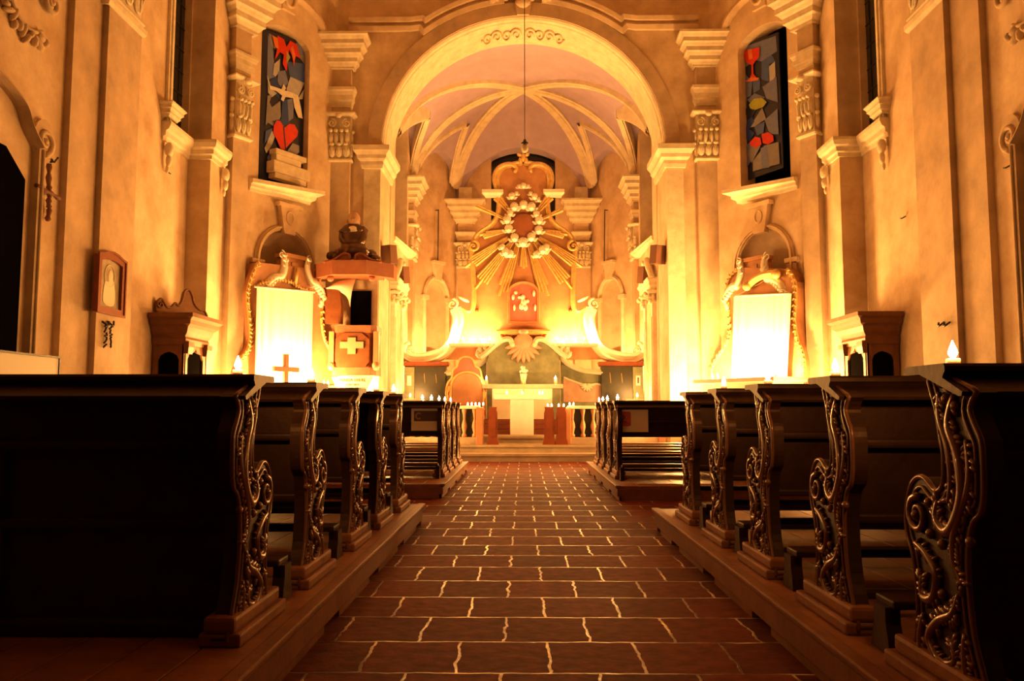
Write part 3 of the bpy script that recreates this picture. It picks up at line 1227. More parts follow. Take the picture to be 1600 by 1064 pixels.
platform(1.02, 4.1, 8.87, 13.0, FZ, 1, 'low wooden plank platform under the far right pews')

# notices fixed to the backs of the first far pews
def notice(x0, x1, y, z0, z1):
    mb = MB(); mb.box(x0, x1, y - .004, y, z0, z1)
    return mb
NL = FLY[0] + .10
p = at(643, 638, NL); q = at(692, 673, NL)
t = thing('notice', 'pale notice with a dark picture strip on the far left pew back', 'notice', ((p.x + q.x) / 2, NL, q.z))
mb = MB(); mb.box(p.x, q.x, NL - .006, NL, q.z, p.z); mb.build('sheet', M['paper'], t)
mb = MB(); a = at(647, 642, NL - .01); b = at(689, 658, NL - .01); mb.box(a.x, b.x, NL - .010, NL - .006, b.z, a.z)
ph = mb.build('picture', M['darkprint'], t)
mb = MB(frame_at(NL - .01)); c = at(654, 650, NL - .01)
mb.strip([(-.009, 0), (-.009, .003), (.009, .003), (.009, 0)], arc(c.x, c.z, .032, .035, PI * .25, PI * 1.75, 12))
mb.build('crescent', M['ochre'], ph)
NR = FRY[0] + .10
p = at(958, 640, NR); q = at(1013, 675, NR)
t = thing('notice', 'pale notice with a rounded red emblem on the far right pew back', 'notice', ((p.x + q.x) / 2, NR, q.z))
mb = MB(); mb.box(p.x, q.x, NR - .006, NR, q.z, p.z); mb.build('sheet', M['paper'], t)
a = at(968, 643, NR - .01); b = at(986, 666, NR - .01)
mb = MB(frame_at(NR - .006))
r = .025
o = arc(b.x - r, a.z - r, r, r, 0, PI / 2, 4) + arc(a.x + r, a.z - r, r, r, PI / 2, PI, 4) + arc(a.x + r, b.z + r, r, r, PI, 1.5 * PI, 4) + arc(b.x - r, b.z + r, r, r, 1.5 * PI, 2 * PI, 4)
mb.slab(o, (), 0, .003)
em = mb.build('emblem', M['redprint'], t)
mb = MB(frame_at(NR - .009))
cx, cz = (a.x + b.x) / 2, (a.z + b.z) / 2
mb.tube([(cx - .04, .003, cz + .05), (cx + .01, .003, cz + .03), (cx - .02, .003, cz - .01), (cx + .04, .003, cz - .05)], .006, 5)
mb.tube([(cx + .04, .003, cz + .055), (cx + .0, .003, cz), (cx - .045, .003, cz - .05)], .005, 5)
mb.build('emblem_strokes', M['pinkstone'], em)

# ================================================================ CANDLES
CANDLE_W = 10.0
def candle(x, y, z, label, group, h=.035, r=.018, fh=.05, power=1.0, holder=False, n_light=True):
    t = thing('candle', label, 'candle', (x, y, z), group)
    mb = MB()
    mb.lathe([(r * .9, 0), (r, .003), (r, h * .9), (r * .92, h), (r * .3, h * .97), (.002, h * .96)], (x, y, z), 12)
    mb.build('wax', M['wax'], t)
    mb = MB()
    fr = fh * .26
    mb.lathe([(.001, 0), (fr * .6, fh * .1), (fr, fh * .3), (fr * .85, fh * .5), (fr * .45, fh * .75), (.001, fh)], (x, y, z + h), 8)
    mb.build('flame', M['flame'], t)
    if n_light:
        ld = bpy.data.lights.new('flame_light', 'POINT')
        ld.energy = CANDLE_W * power
        ld.color = CANDLE_RGB
        ld.shadow_soft_size = .03
        lo = bpy.data.objects.new('flame_light', ld)
        C.objects.link(lo)
        lo.location = (0, 0, h + fh * .6)
        lo.parent = t
    return t

ST = PLAT + .925
def shelf_candle(px, pewy, zz, label, s):
    """a stub standing on the flat top of a pew shelf"""
    y = pewy + .325
    p = at(px, 600, y)
    candle(p.x, y, zz + .928, label, 'candle stubs burning on the pew shelves', h=.025, r=.02, fh=.055, power=PEWP)
PEWP = P_PEW
shelf_candle(371, LY[0], PLAT, 'candle stub burning on the shelf of the nearest left pew', -1)
shelf_candle(486, LY[1], PLAT, 'candle stub burning on the shelf end of the second left pew', -1)
shelf_candle(588, LY[3], PLAT, 'candle stub burning on the shelf end of the fourth left pew', -1)
shelf_candle(615, LY[4], PLAT, 'candle stub burning on the shelf end of the fifth left pew', -1)
shelf_candle(1491, RY[0], PLAT, 'candle stub burning on the shelf of the nearest right pew', 1)
shelf_candle(1306, RY[1], PLAT, 'candle stub burning on the shelf end of the second right pew', 1)
shelf_candle(1200, RY[2], PLAT, 'candle stub burning on the shelf end of the third right pew', 1)
shelf_candle(1131, RY[3], PLAT, 'candle stub burning on the shelf end of the fourth right pew', 1)
for i, (px, k) in enumerate(((660, 0), (674, 0), (686, 1), (695, 2), (704, 3))):
    y = FLY[k] + .30
    p = at(px, 630, y)
    candle(p.x, y, FZ + .928, ['candle stub at the left of two above the pale notice on the left', 'candle stub at the right of two above the pale notice on the left',
           'candle stub on the second far left pew', 'candle stub on the third far left pew', 'candle stub on the far left pew closest to the steps'][i],
           'candle stubs on the far left pews', h=.02, r=.018, fh=.06, power=P_FAR)
for i, (px, k) in enumerate(((965, 0), (949, 1), (942, 2), (936, 3))):
    y = FRY[k] + .30
    p = at(px, 630, y)
    candle(p.x, y, FZ + .928, ['candle stub above the notice with the red emblem', 'candle stub on the second far right pew', 'candle stub on the third far right pew', 'candle stub on the far right pew closest to the steps'][i],
           'candle stubs on the far right pews', h=.02, r=.018, fh=.06, power=P_FAR)

# ================================================================ HIGH ALTAR
AY = 19.4
AS = AY / 21.6
G = frame_at(AY)
def gl(px, py, w=0.0):
    return G.loc(px, py, w)
def sym(pts):
    """left half outline from the bottom up to the middle, mirrored"""
    return pts + [(-u, z) for u, z in reversed(pts)]
altar = thing('high_altar', 'tall ochre baroque high altar with gilded sunburst and ring of cherub heads', 'altar', (0, AY, .45))
half_px = [(640, 562), (665, 563), (690, 556), (706, 540), (714, 518), (717, 498), (713, 487), (722, 480), (733, 484), (737, 470), (736, 430), (734, 398), (734, 384), (741, 368), (752, 358),
           (764, 350), (773, 338), (776, 320), (774, 305), (773, 290), (774, 275), (779, 264), (788, 257), (800, 254), (810, 252), (818, 250)]
half = [gl(*p) for p in half_px]
half_s = [tuple(p) for p in smooth(half, 4)]
half_s[-1] = (-.0001, half_s[-1][1])
body = sym(half_s)
body = [(u, z) for u, z in body]
mb = MB(G)
mb.slab(body, (), -.18, 0)
mb.build('retable', M['ochre'], altar)
# framing moulding, a raised band just inside the edge
mb = MB(G)
for sg in (1, -1):
    P_ = [(sg * u, z) for u, z in half_s[:-2]]
    pr = [(0, -.02), (0, .06), (-.04, .085), (-.08, .045), (-.115, .045), (-.12, .0)]
    mb.strip([(a * (-sg) * -1, b) for a, b in pr], P_)
mb.build('frame_moulding', M['gold'], altar)
# lower wings: heavy light scrolls
wing = [gl(*p) for p in ((634, 553), (645, 560), (665, 560), (690, 552), (706, 536), (713, 515), (716, 497), (712, 483))]
wing = [tuple(p) for p in smooth(wing, 4)]
for sg in (1, -1):
    mb = MB(G)
    P_ = [(sg * u, z) for u, z in wing]
    pr = [(-.14, 0), (-.14, .10), (-.09, .18), (-.02, .12), (.04, .2), (.10, .2), (.14, .1), (.14, 0)]
    mb.strip([(a * sg, b) for a, b in pr], P_)
    c = gl(641, 549); volute(mb, (sg * c[0], c[1]), .20, .12, sg * 1, PI / 2, 1.6, .045)
    c = gl(708, 476); volute(mb, (sg * c[0], c[1]), .13, .14, -sg, PI / 2, 1.5, .04)
    c = gl(725, 468); mb.blob((sg * c[0], .1, c[1]), .16, .1, .05, rot=-.5 * sg)
    mb.build('wing_scroll', M['cream'], altar)
    mb = MB(G)
    c = gl(740, 386); volute(mb, (sg * c[0], c[1]), .14, .10, -sg, PI / 2, 1.4, .04)
    mb.build('shoulder_volute', M['gold'], altar)
mb = MB(G)
for sg in (1, -1):
    c = gl(632, 553)
    for k in range(3):
        mb.tube([(sg * (c[0] - .02 + .05 * k) + .0, .06 + .02 * k, c[1] - .22 + .45 * i / 8 + 0) if False else (sg * (c[0] - .1 + .06 * k + .05 * math.sin(PI * i / 8) * -1), .1, c[1] - .25 + .5 * i / 8) for i in range(9)], .03, 6)
mb.build('wing_tip', M['terracotta'], altar)
# small brackets at the neck
for sg in (1, -1):
    mb = MB(G)
    c = gl(771, 302)
    a, b = sorted((sg * (c[0] - .17), sg * (c[0] + .14)))
    ledge(mb, a, b, .05, [(0, c[1] - .13), (.02, c[1] - .13), (.05, c[1] - .07), (.1, c[1] - .02), (.1, c[1] + .06), (0, c[1] + .06)])
    mb.build('neck_bracket', M['cream'], altar)
# crown of the head: two C scrolls and a fleuron
mb = MB(G)
for sg in (1, -1):
    pts = [gl(*p) for p in ((776, 300), (772, 282), (776, 268), (786, 260), (799, 258), (807, 264), (804, 271))]
    pts = smooth([(sg * u, .06, z) for u, z in pts], 4)
    mb.tube(pts, [.035 + .03 * math.sin(PI * i / (len(pts) - 1)) for i in range(len(pts))], 7)
    c = gl(806, 268); mb.blob((sg * c[0], .08, c[1]), .05, .05, .05)
c = gl(818, 247)
mb.blob((0, .06, c[1]), .06, .06, .12)
mb.blob((0, .07, c[1] + .18), .05, .05, .09)
for sg in (1, -1):
    mb.blob((sg * .09, .06, c[1] + .06), .07, .05, .045, rot=sg * .5)
    mb.blob((sg * .07, .06, c[1] - .08), .05, .05, .08)
mb.build('crown_scrolls', M['gold'], altar)

# sunburst
cx, cz = gl(818, 356)
SUN = []
def rayset(a0, a1, n, r0, r1, w=.026):
    r0 *= AS; r1 *= AS
    for i in range(n):
        a = a0 + (a1 - a0) * (i + .5) / n
        rr = r1 * (1 - .16 * abs(i - (n - 1) / 2) / max(1, n / 2)) * (1 if i % 2 == 0 else .93)
        SUN.append((a, r0, rr, w))
D2 = PI / 180
for sg in (1, -1):
    def A_(d):
        return -PI / 2 + sg * d * D2

    if sg > 0:
        rayset(A_(-5), A_(5), 3, .5, 1.2)
    rayset(A_(12), A_(24), 4, .5, 2.05)
    rayset(A_(32), A_(44), 5, .5, 2.1)
    rayset(A_(50), A_(61), 5, .5, 1.9)
    rayset(A_(74), A_(84), 4, .5, 1.25)
    rayset(A_(112), A_(118), 2, .5, 1.25 if sg > 0 else 1.55)
    rayset(A_(133), A_(146), 3, .5, 1.25)
mb = MB(G)
for a, r0, r1, w in SUN:
    ca, sa = math.cos(a), math.sin(a)
    px_, pz_ = -sa, ca
    v = []
    for r, ww in ((r0, w * .6), (r1, w * 1.5)):
        v += [(cx + ca * r - px_ * ww, .05, cz + sa * r - pz_ * ww), (cx + ca * r, .085, cz + sa * r), (cx + ca * r + px_ * ww, .05, cz + sa * r + pz_ * ww), (cx + ca * r, .03, cz + sa * r)]
    mb.add(v, [(0, 4, 5, 1), (1, 5, 6, 2), (2, 6, 7, 3), (3, 7, 4, 0), (0, 1, 2, 3), (4, 7, 6, 5)])
mb.build('sunburst_rays', M['gold'], altar)
# blank field in the ring
mb = MB(G)
mb.lathe([(.001, 0), (.3, 0), (.36, 0)], (0, 0, 0), 4)
mb = MB(G)
mb.blob((cx, .05, cz), .36, .05, .36, 20, 6)
mb.build('ring_field', M['terracotta'], altar)
# cherub heads and clouds
heads = [(803.5, 326, 1), (818, 323, 1), (830.5, 326, 1), (838, 337, .8), (842, 347, 1), (841.5, 362, 1), (830, 373, 1), (817, 381, 1.1), (804, 374, 1), (795, 360, 1), (792.5, 346, 1), (797, 336, .8),
         (818, 293, .7), (811, 294, .5), (825, 294, .5), (800, 309, .8), (807, 305, .5), (835, 310, .8), (829, 305, .5), (841, 315, .5),
         (785, 388, .7), (790, 396, .9), (797, 399, .9), (848, 393, 1), (853, 389, .8), (838, 400, .8)]
for px, py, k in heads:
    u, z = gl(px, py)
    mb = MB(G)
    r = .092 * k
    mb.blob((u, .13, z), r, r * .95, r * 1.1, 12, 9)
    mb.blob((u, .13 + r * .95, z - r * .15), r * .16, r * .22, r * .2, 6, 5)
    for sg in (-1, 1):
        mb.blob((u + sg * r * .45, .13 + r * .62, z - r * .3), r * .3, r * .3, r * .25, 6, 5)
        mb.blob((u + sg * r * 1.25, .1, z - r * .35), r * .7, r * .25, r * .35, 8, 5, rot=sg * .5)
        mb.blob((u + sg * r * 1.0, .1, z - r * .75), r * .5, r * .25, r * .25, 8, 5, rot=sg * .2)
    for i in range(7):
        a = PI * i / 6
        mb.blob((u + r * .85 * math.cos(a), .12, z + r * .35 + r * .8 * math.sin(a)), r * .3, r * .45, r * .28, 6, 5)
    mb.build('cherub_head', M['silver'], altar)

# red glazed shrine with pale figures
y0 = .16
u, z0 = gl(795, 505); _, zt = gl(818, 443)
hw = -u
mb = MB(G)
shrine = [(hw, z0), (hw, zt - hw * .75)] + arc(0, zt - hw * .75, hw, hw * .75, 0, PI, 16)[1:] + [(-hw, z0)]
mb.slab(shrine, (), 0, y0)
sh = mb.build('shrine', M['pink'], altar)
mb = MB(G)
mb.strip([(-.03, y0 - .02), (-.02, y0 + .04), (.03, y0 + .03), (.03, y0 - .02)], shrine, True)
mb.build('shrine_frame', M['ochre'], sh)
FIG = {}
for px, py, a, b in ((817, 466, .06, .07), (818, 474, .08, .1), (815, 480, .07, .09), (821, 482, .06, .08), (806, 459, .05, .05), (802, 466, .04, .07), (834, 460, .035, .08), (836, 482, .03, .09), (804, 482, .03, .08), (812, 466, .05, .04), (824, 472, .05, .05)):
    u, z = gl(px, py)
    k = 'l' if px < 810 else ('r' if px > 830 else 'c')
    FIG.setdefault(k, MB(G)).blob((u, y0 + .02, z), a * .95, .05, b * 1.0, 8, 6)
for k in FIG:
    FIG[k].build('pale_figure', M['silver'], sh)
mb = MB(G)
for sg in (-1, 1):
    u, z = gl(818 + sg * 73, 485)
    mb.blob((u, .03, z), .045, .03, .045)
mb.build('boss', M['brown'], altar)

# ---- altar table block below, with volutes and shell
mb = MB(G)
u, z = gl(762, 545); ub, zb = gl(762, 640)
_, ztop = gl(818, 530)
mb.slab(sym([(u - .0, .45), (u, z - .35), (u + .06, z - .12), (u + .22, z + .02), (u + .4, ztop - .0), (-.0001, ztop)]), (), .0, .42)
mb.build('altar_front', M['green'], altar)
mb = MB(G)
for sg in (1, -1):
    pts = [gl(*p) for p in ((752, 560), (762, 553), (773, 543), (786, 534), (797, 533), (801, 541))]
    P_ = [(sg * a, b) for a, b in smooth(pts, 5)]
    pr = [(-.06, .38), (-.06, .5), (0, .56), (.06, .5), (.06, .38)]
    mb.strip(pr, P_)
    mb.blob((sg * pts[-1][0], .5, pts[-1][1]), .07, .07, .07)
    pts = [gl(*p) for p in ((868, 545), (878, 562), (892, 573), (912, 580), (940, 583))]
    P_ = [(sg * a, b) for a, b in smooth(pts, 5)]
    mb.strip([(-.05, .1), (-.05, .24), (0, .3), (.07, .22), (.07, .1)], P_)
    for px, py in ((757, 541), (752, 549), (749, 556), (760, 546)):
        a, b = gl(px, py)
        mb.blob((-sg * abs(a), .3, b), .07, .06, .10, rot=sg * .6)
        mb.tube(spiral(sg * a, b + .08, .07, .01, 0, sg * 1.3, 14, .32), .02, 5)
mb.build('volutes', M['cream'], altar)
mb = MB(G)
uc, zc = 0, gl(818, 545)[1]
for i in range(9):
    a = -PI / 2 + (i - 4) * .33
    mb.blob((uc + .2 * math.cos(a), .47, zc + .1 + .24 * math.sin(a)), .26, .06, .06, 8, 5, rot=a)
mb.blob((uc, .48, zc + .12), .24, .07, .2, 12, 6)
mb.blob((uc, .5, zc + .36), .12, .07, .07)
mb.build('shell', M['pinkstone'], altar)
# tabernacle shelf
mb = MB(G)
ub, z1 = gl(783, 519); _, z2 = gl(783, 531)
mb.box(ub + .03, -ub - .03, 0, .36, z2 - .03, z1 - .08)
for sg in (-1, 1):
    for k in range(4):
        mb.blob((sg * (.2 + .1 * k), .37, z2 + .02 + .02 * k), .06, .03, .05)
tb = mb.build('tabernacle', M['redwood'], altar)
mb = MB(G)
ledge(mb, ub, -ub, .36, [(0, z1 - .1), (.02, z1 - .1), (.06, z1 - .04), (.1, z1 - .02), (.1, z1 + .02), (0, z1 + .02)])
mb.box(ub, -ub, 0, .37, z1 - .02, z1 + .02)
mb.build('tabernacle_cornice', M['gold'], tb)
# side fields of the altar base
for sg in (-1, 1):
    a0, _ = gl(818 + 58, 600); a1, _ = gl(818 + 126, 600)
    zt0 = gl(870, 560)[1]; zt1 = gl(940, 588)[1]
    mb = MB(G)
    out = [(a0 * sg, .45), (a1 * sg, .45), (a1 * sg, zt1)] + [(sg * p[0], p[1]) for p in smooth([gl(940, 584), gl(912, 581), gl(892, 574), gl(878, 563), gl(870, 552)], 3)] + [(a0 * sg, zt0)]
    mb.slab(out, (), -.05, .1)
    mb.build('base_field', M['green'], altar)
    mb = MB(G)
    q = [gl(*p) for p in ((880, 590), (895, 596), (915, 602), (932, 600), (943, 604))]
    out = [(sg * gl(880, 628)[0], gl(880, 628)[1])] + [(sg * p[0], p[1]) for p in q] + [(sg * gl(945, 628)[0], gl(945, 628)[1])]
    mb.slab(out, (), .1, .13)
    mb.build('inlay', M['pinkstone'], altar)
    mb = MB(G)
    c = gl(916, 600)
    for i in range(7):
        a = -PI / 2 + (i - 3) * .45
        mb.blob((sg * c[0] + .09 * math.cos(a), .15, c[1] + .1 * math.sin(a)), .1, .03, .03, 6, 4, rot=a)
    mb.tube([(sg * p[0], .13, p[1]) for p in smooth(q, 4)], .03, 6)
    mb.build('inlay_shell', M['cream'], altar)

# side cupboards with brown tops
for sg, w in ((-1, 'left'), (1, 'right')):
    a0 = gl(818 + 122, 600, .3)[0]; a1 = gl(818 + 187, 600, .3)[0]
    zt = gl(660, 572, .3)[1]
    t = thing('marbled_cabinet', 'dark green marbled wall cabinet with brown top, ' + w + ' of the high altar', 'cabinet', (sg * (a0 + a1) / 2, AY - .1, .45))
    mb = MB(G)
    p, q = sorted((sg * a0, sg * a1))
    mb.bbox(p, q, -.1, .28, .45, zt, .01)
    mb.build('body', M['dkgreen'], t)
    mb = MB(G)
    ledge(mb, p, q, .28, [(0, zt), (.02, zt), (.05, zt + .03), (.06, zt + .10), (0, zt + .10)], -.1)
    mb.box(p, q, -.1, .29, zt + .01, zt + .10)
    mb.build('top', M['redwood'], t)
    mb = MB(G)
    d0, d1 = sorted((sg * (a1 - .24), sg * a1))
    mb.bbox(d0, d1, .26, .32, .45, zt - .02, .01)
    st = mb.build('end_stile', M['green'], t)
    mb = MB(G)
    m_ = (d0 + d1) / 2
    z1 = gl(634, 588)[1]; z2 = gl(634, 603)[1]
    mb.box(m_ - .05, m_ + .05, .32, .33, z2, z1)
    if sg > 0:
        mb.mi = 1
        mb.box(m_ - .02, m_ + .02, .33, .335, z2 + .05, z1 - .04)
    mb.build('card', [M['cloth'], M['darkprint']], st)
    mb = MB(G)
    for k in range(3):
        mb.tube([(p + (q - p) * (.2 + .28 * k), .29, zt - .15 - .02 * k), (p + (q - p) * (.2 + .28 * k) + .02, .29, zt - .4)], .008, 5)
    mb.build('gilt_drip', M['gold'], t)

# pink chair back with arched panel
t = thing('throne_chair', 'pink upholstered high-backed chair left of the altar table', 'chair', (gl(730, 600)[0], AY - 1.0, .45))
CH = frame_at(AY - 1.0)
cl = lambda px, py: CH.loc(px, py)
mb = MB(CH)
out = [cl(*p) for p in ((700, 634), (697, 612), (700, 598), (706, 590), (708, 578), (714, 573), (717, 563), (724, 558), (733, 558), (740, 563), (743, 572), (750, 577), (753, 590), (757, 600), (759, 634))]
out = [tuple(p) for p in smooth(out, 3)]
mb.slab([(p[0], p[1]) for p in out], (), -.08, 0)
bk = mb.build('back', M['pink'], t)
mb = MB(CH)
mb.strip([(-.02, 0), (-.02, .03), (.02, .03), (.02, 0)], out)
c = cl(730, 604); R = [cl(704, 632)] + arc(c[0], c[1], .36, .33, PI, 0, 14) + [cl(757, 632)]
mb.strip([(-.025, 0), (-.02, .05), (.025, .04), (.025, 0)], R)
mb.build('back_frame', M['gold'], bk)
mb = MB(CH)
mb.slab([cl(706, 632)] + arc(c[0], c[1], .33, .30, PI, 0, 14) + [cl(755, 632)], (), 0, .02)
mb.build('back_panel', M['ochre'], bk)
mb = MB()
p0 = cl(700, 600)[0]; p1 = cl(760, 600)[0]
mb.bbox(p0, p1, AY - 1.45, AY - 1.0, .85, .98, .03)
mb.build('seat', M['pink'], t)
for xx in (p0 + .04, p1 - .04):
    for yy in (AY - 1.42, AY - 1.05):
        mb = MB(); mb.tube([(xx, yy, .45), (xx, yy, .6), (xx, yy, .86)], [.035, .025, .035], 8)
        mb.build('leg', M['gold'], t)
for sg, xx in ((-1, p0 + .03), (1, p1 - .03)):
    mb = MB()
    mb.tube(smooth([(xx, AY - 1.02, 1.5), (xx, AY - 1.15, 1.42), (xx, AY - 1.38, 1.4), (xx + sg * .02, AY - 1.452, 1.34), (xx, AY - 1.42, 1.2), (xx, AY - 1.38, .95)], 4), .03, 7)
    mb.build('armrest', M['gold'], t)

# green stone table behind
TY = 17.75
a = at(753, 600, TY); b = at(880, 607, TY)
t = thing('altar_table', 'wide pale altar table with cream base standing in front of the high altar', 'table', (0, TY + .4, .45))
mb = MB(); mb.bbox(a.x, b.x, TY, TY + .7, b.z, a.z, .015)
mb.build('table_top', M['pinkstone'], t)
ZB_ = at(775, 655, TY + .1).z
a2 = at(769, 620, TY + .1); b2 = at(863, 620, TY + .1)
mb = MB(); mb.bbox(a2.x, b2.x, TY + .1, TY + .62, ZB_, b.z, .01)
mb.box(a2.x + .12, b2.x - .12, TY + .085, TY + .1, ZB_ + .12, b.z - .1)
mb.build('table_base', M['cream'], t)
mb = MB()
for k_ in range(3):
    h_ = (ZB_ - .002 - .451) / 3
    mb.bbox(-1.0, 1.0, TY - .10 + .06 * k_, TY + .72, .451 + h_ * k_, .451 + h_ * (k_ + 1), .008)

single(mb, 'wooden_step', M['redwood'], 'red-brown wooden step under the wide altar table', 'step')
TZ = a.z
# T shaped stone altar
t = thing('pedestal_altar', 'white marble altar slab on a square pedestal at the head of the steps', 'altar', (0, 17.3, .45))
a = at(772, 616, 16.9); b = at(858, 624, 16.9)
mb = MB(); mb.bbox(a.x, b.x, 16.9, 17.45, b.z, a.z, .01)
mb.build('slab', M['marble'], t)
SLZ = a.z
c0 = at(797, 640, 17.0).x; c1 = at(834, 640, 17.0).x
mb = MB(); mb.bbox(c0, c1, 17.0, 17.4, .45, b.z, .012)
mb.build('pedestal', M['marble'], t)
# crucifix figure / monstrance on the table
t = thing('flower_vase', 'small pale vase of white flowers on the wide altar table', 'vase', (0.0, TY + .3, TZ))
mb = MB(); mb.lathe([(.03, 0), (.06, .02), (.05, .06), (.075, .2), (.08, .24), (.06, .24), (.04, .2)], (0, TY + .3, TZ), 12)
mb.build('vase', M['marble'], t)
mb = MB()
for i in range(16):
    a_ = random.uniform(0, 2 * PI); r = random.uniform(0, .09)
    mb.blob((r * math.cos(a_), TY + .3 + r * math.sin(a_), TZ + .27 + random.uniform(0, .12)), .028, .028, .028, 6, 5)
mb.build('flowers', M['cloth'], t)
t = thing('standing_crucifix', 'thin standing crucifix behind the marble altar slab', 'crucifix', (0, 17.54, .45))
mb = MB()
mb.tube([(0, 17.54, .45), (0, 17.54, 1.55)], .012, 6)
mb.lathe([(.11, 0), (.1, .02), (.03, .05), (.015, .1)], (0, 17.54, .45), 12)
mb.build('stem', M['gold'], t)
mb = MB(); mb.box(-.01, .01, 17.53, 17.55, 1.5, 1.72); mb.box(-.06, .06, 17.53, 17.55, 1.62, 1.64)
mb.build('cross', M['gold'], t)

# candles on shelves either side of the tabernacle
ALTP = P_SHELF
SHZ = gl(740, 537, .45)[1]
for sg, w in ((-1, 'left'), (1, 'right')):
    a0 = gl(818 + 46, 528, .4)[0]; a1 = gl(818 + 116, 528, .4)[0]
    p, q = sorted((sg * a0, sg * a1))
    mb = MB(G); mb.bbox(p, q, .02, .55, SHZ - .06, SHZ, .01)
    single(mb, 'candle_shelf', M['cream'], 'pale candle shelf on the %s side of the tabernacle' % w, 'shelf')
    for k in range(5):
        u = sg * (a0 + (a1 - a0) * (k + .5) / 5)
        candle(u, AY - (.40 if k % 2 else .28), SHZ, 'altar candle in the bright row %s of the tabernacle' % w, 'candles on the %s altar shelf' % w, h=.10, r=.02, fh=.07, power=ALTP)
for sg, w, px in ((-1, 'left', 760), (1, 'right', 868)):
    p = at(px, 600, TY + .25)
    candle(p.x, TY + .25, TZ, 'thick candle standing at the %s end of the wide altar table' % w, 'candles on the wide altar table', h=.10, r=.035, fh=.09, power=P_TABLE)
for px, w in ((792, 'left'), (816, 'middle'), (843, 'right'), (848, 'far right')):
    p = at(px, 617, 17.1)
    candle(p.x, 17.1, SLZ, 'tealight at the %s of the marble altar slab' % w, 'tealights on the marble altar slab', h=.02, r=.02, fh=.05, power=P_TABLE * .7)

# ---- communion rail on the steps
RY_ = 16.08
for sg, w in ((-1, 'left'), (1, 'right')):
    x0 = sg * .86; x1 = sg * 2.7
    t = thing('communion_rail', 'low balustrade with candles on its top rail, %s of the marble altar' % w, 'rail', ((x0 + x1) / 2, RY_, .30))
    zt = at(760, 634, RY_).z
    p, q = sorted((x0, x1))
    mb = MB(); mb.bbox(p, q, RY_ - .1, RY_ + .1, zt - .06, zt, .012); mb.build('top_rail', M['cream'], t)
    mb = MB(); mb.bbox(p, q, RY_ - .09, RY_ + .09, .30, .44, .012); mb.build('base_rail', M['step'], t)
    mb = MB(); mb.box(p + .05, q - .05, RY_ + .05, RY_ + .07, .44, zt - .05); mb.build('backing', M['dkgreen'], t)
    n = 9
    for i in range(n):
        x = x0 + (x1 - x0) * (i + .5) / n
        mb = MB()
        h = zt - .06 - .44
        mb.lathe([(.05, 0), (.05, .05), (.025, .08), (.055, h * .35), (.05, h * .45), (.022, h * .62), (.03, h * .8), (.05, h - .04), (.05, h)], (x, RY_, .44), 10)
        mb.build('baluster', M['ochre'], t)
    for k, xx in enumerate((x0, x1)):
        mb = MB(); mb.bbox(xx - .07, xx + .07, RY_ - .11, RY_ + .11, .30, zt - .03, .012); mb.build('end_post', M['ochre'], t)
    # candles along the rail
    pxs = (731, 737, 743, 749, 755) if sg < 0 else (856, 862, 873, 881, 890, 896)
    for px in pxs:
        yc, zc_ = (RY_ - .135, at(777, 636, RY_ - .16).z) if 850 < px < 886 else (RY_ - .02, zt)
        c = at(px, 632, yc)
        candle(c.x, yc, zc_, 'candle stub burning in the row on the %s communion rail' % w, 'candle stubs on the %s communion rail' % w, h=.02, r=.02, fh=.05, power=P_RAIL)
# wooden gate leaves at the opening
for px0, px1, w, sg in ((763, 777, 'left of the marble altar', -1), (850, 866, 'right of the marble altar, inner one', 1), (869, 885, 'right of the marble altar, outer one', 1)):
    a = at(px0, 636, RY_ - .16); b = at(px1, 688, RY_ - .16)
    mb = MB(frame_at(RY_ - .10))
    u0, u1, zt, z0 = a.x, b.x, a.z, .30
    out = [(u0 - .03, z0), (u1 + .03, z0), (u1 + .02, z0 + .07), (u1, z0 + .12), (u1, zt - .12), (u1 - .02, zt - .05), (u1 - .01, zt), (u0 + .01, zt), (u0 + .02, zt - .05), (u0, zt - .12), (u0, z0 + .12), (u0 - .02, z0 + .07)]
    mb.slab(out, (), 0, .07)
    mb.box(u0 + .03, u1 - .03, .07, .08, z0 + .16, zt - .16)
    single(mb, 'rail_post', M['redwood'], 'squat red-brown wooden gate post ' + w, 'post')

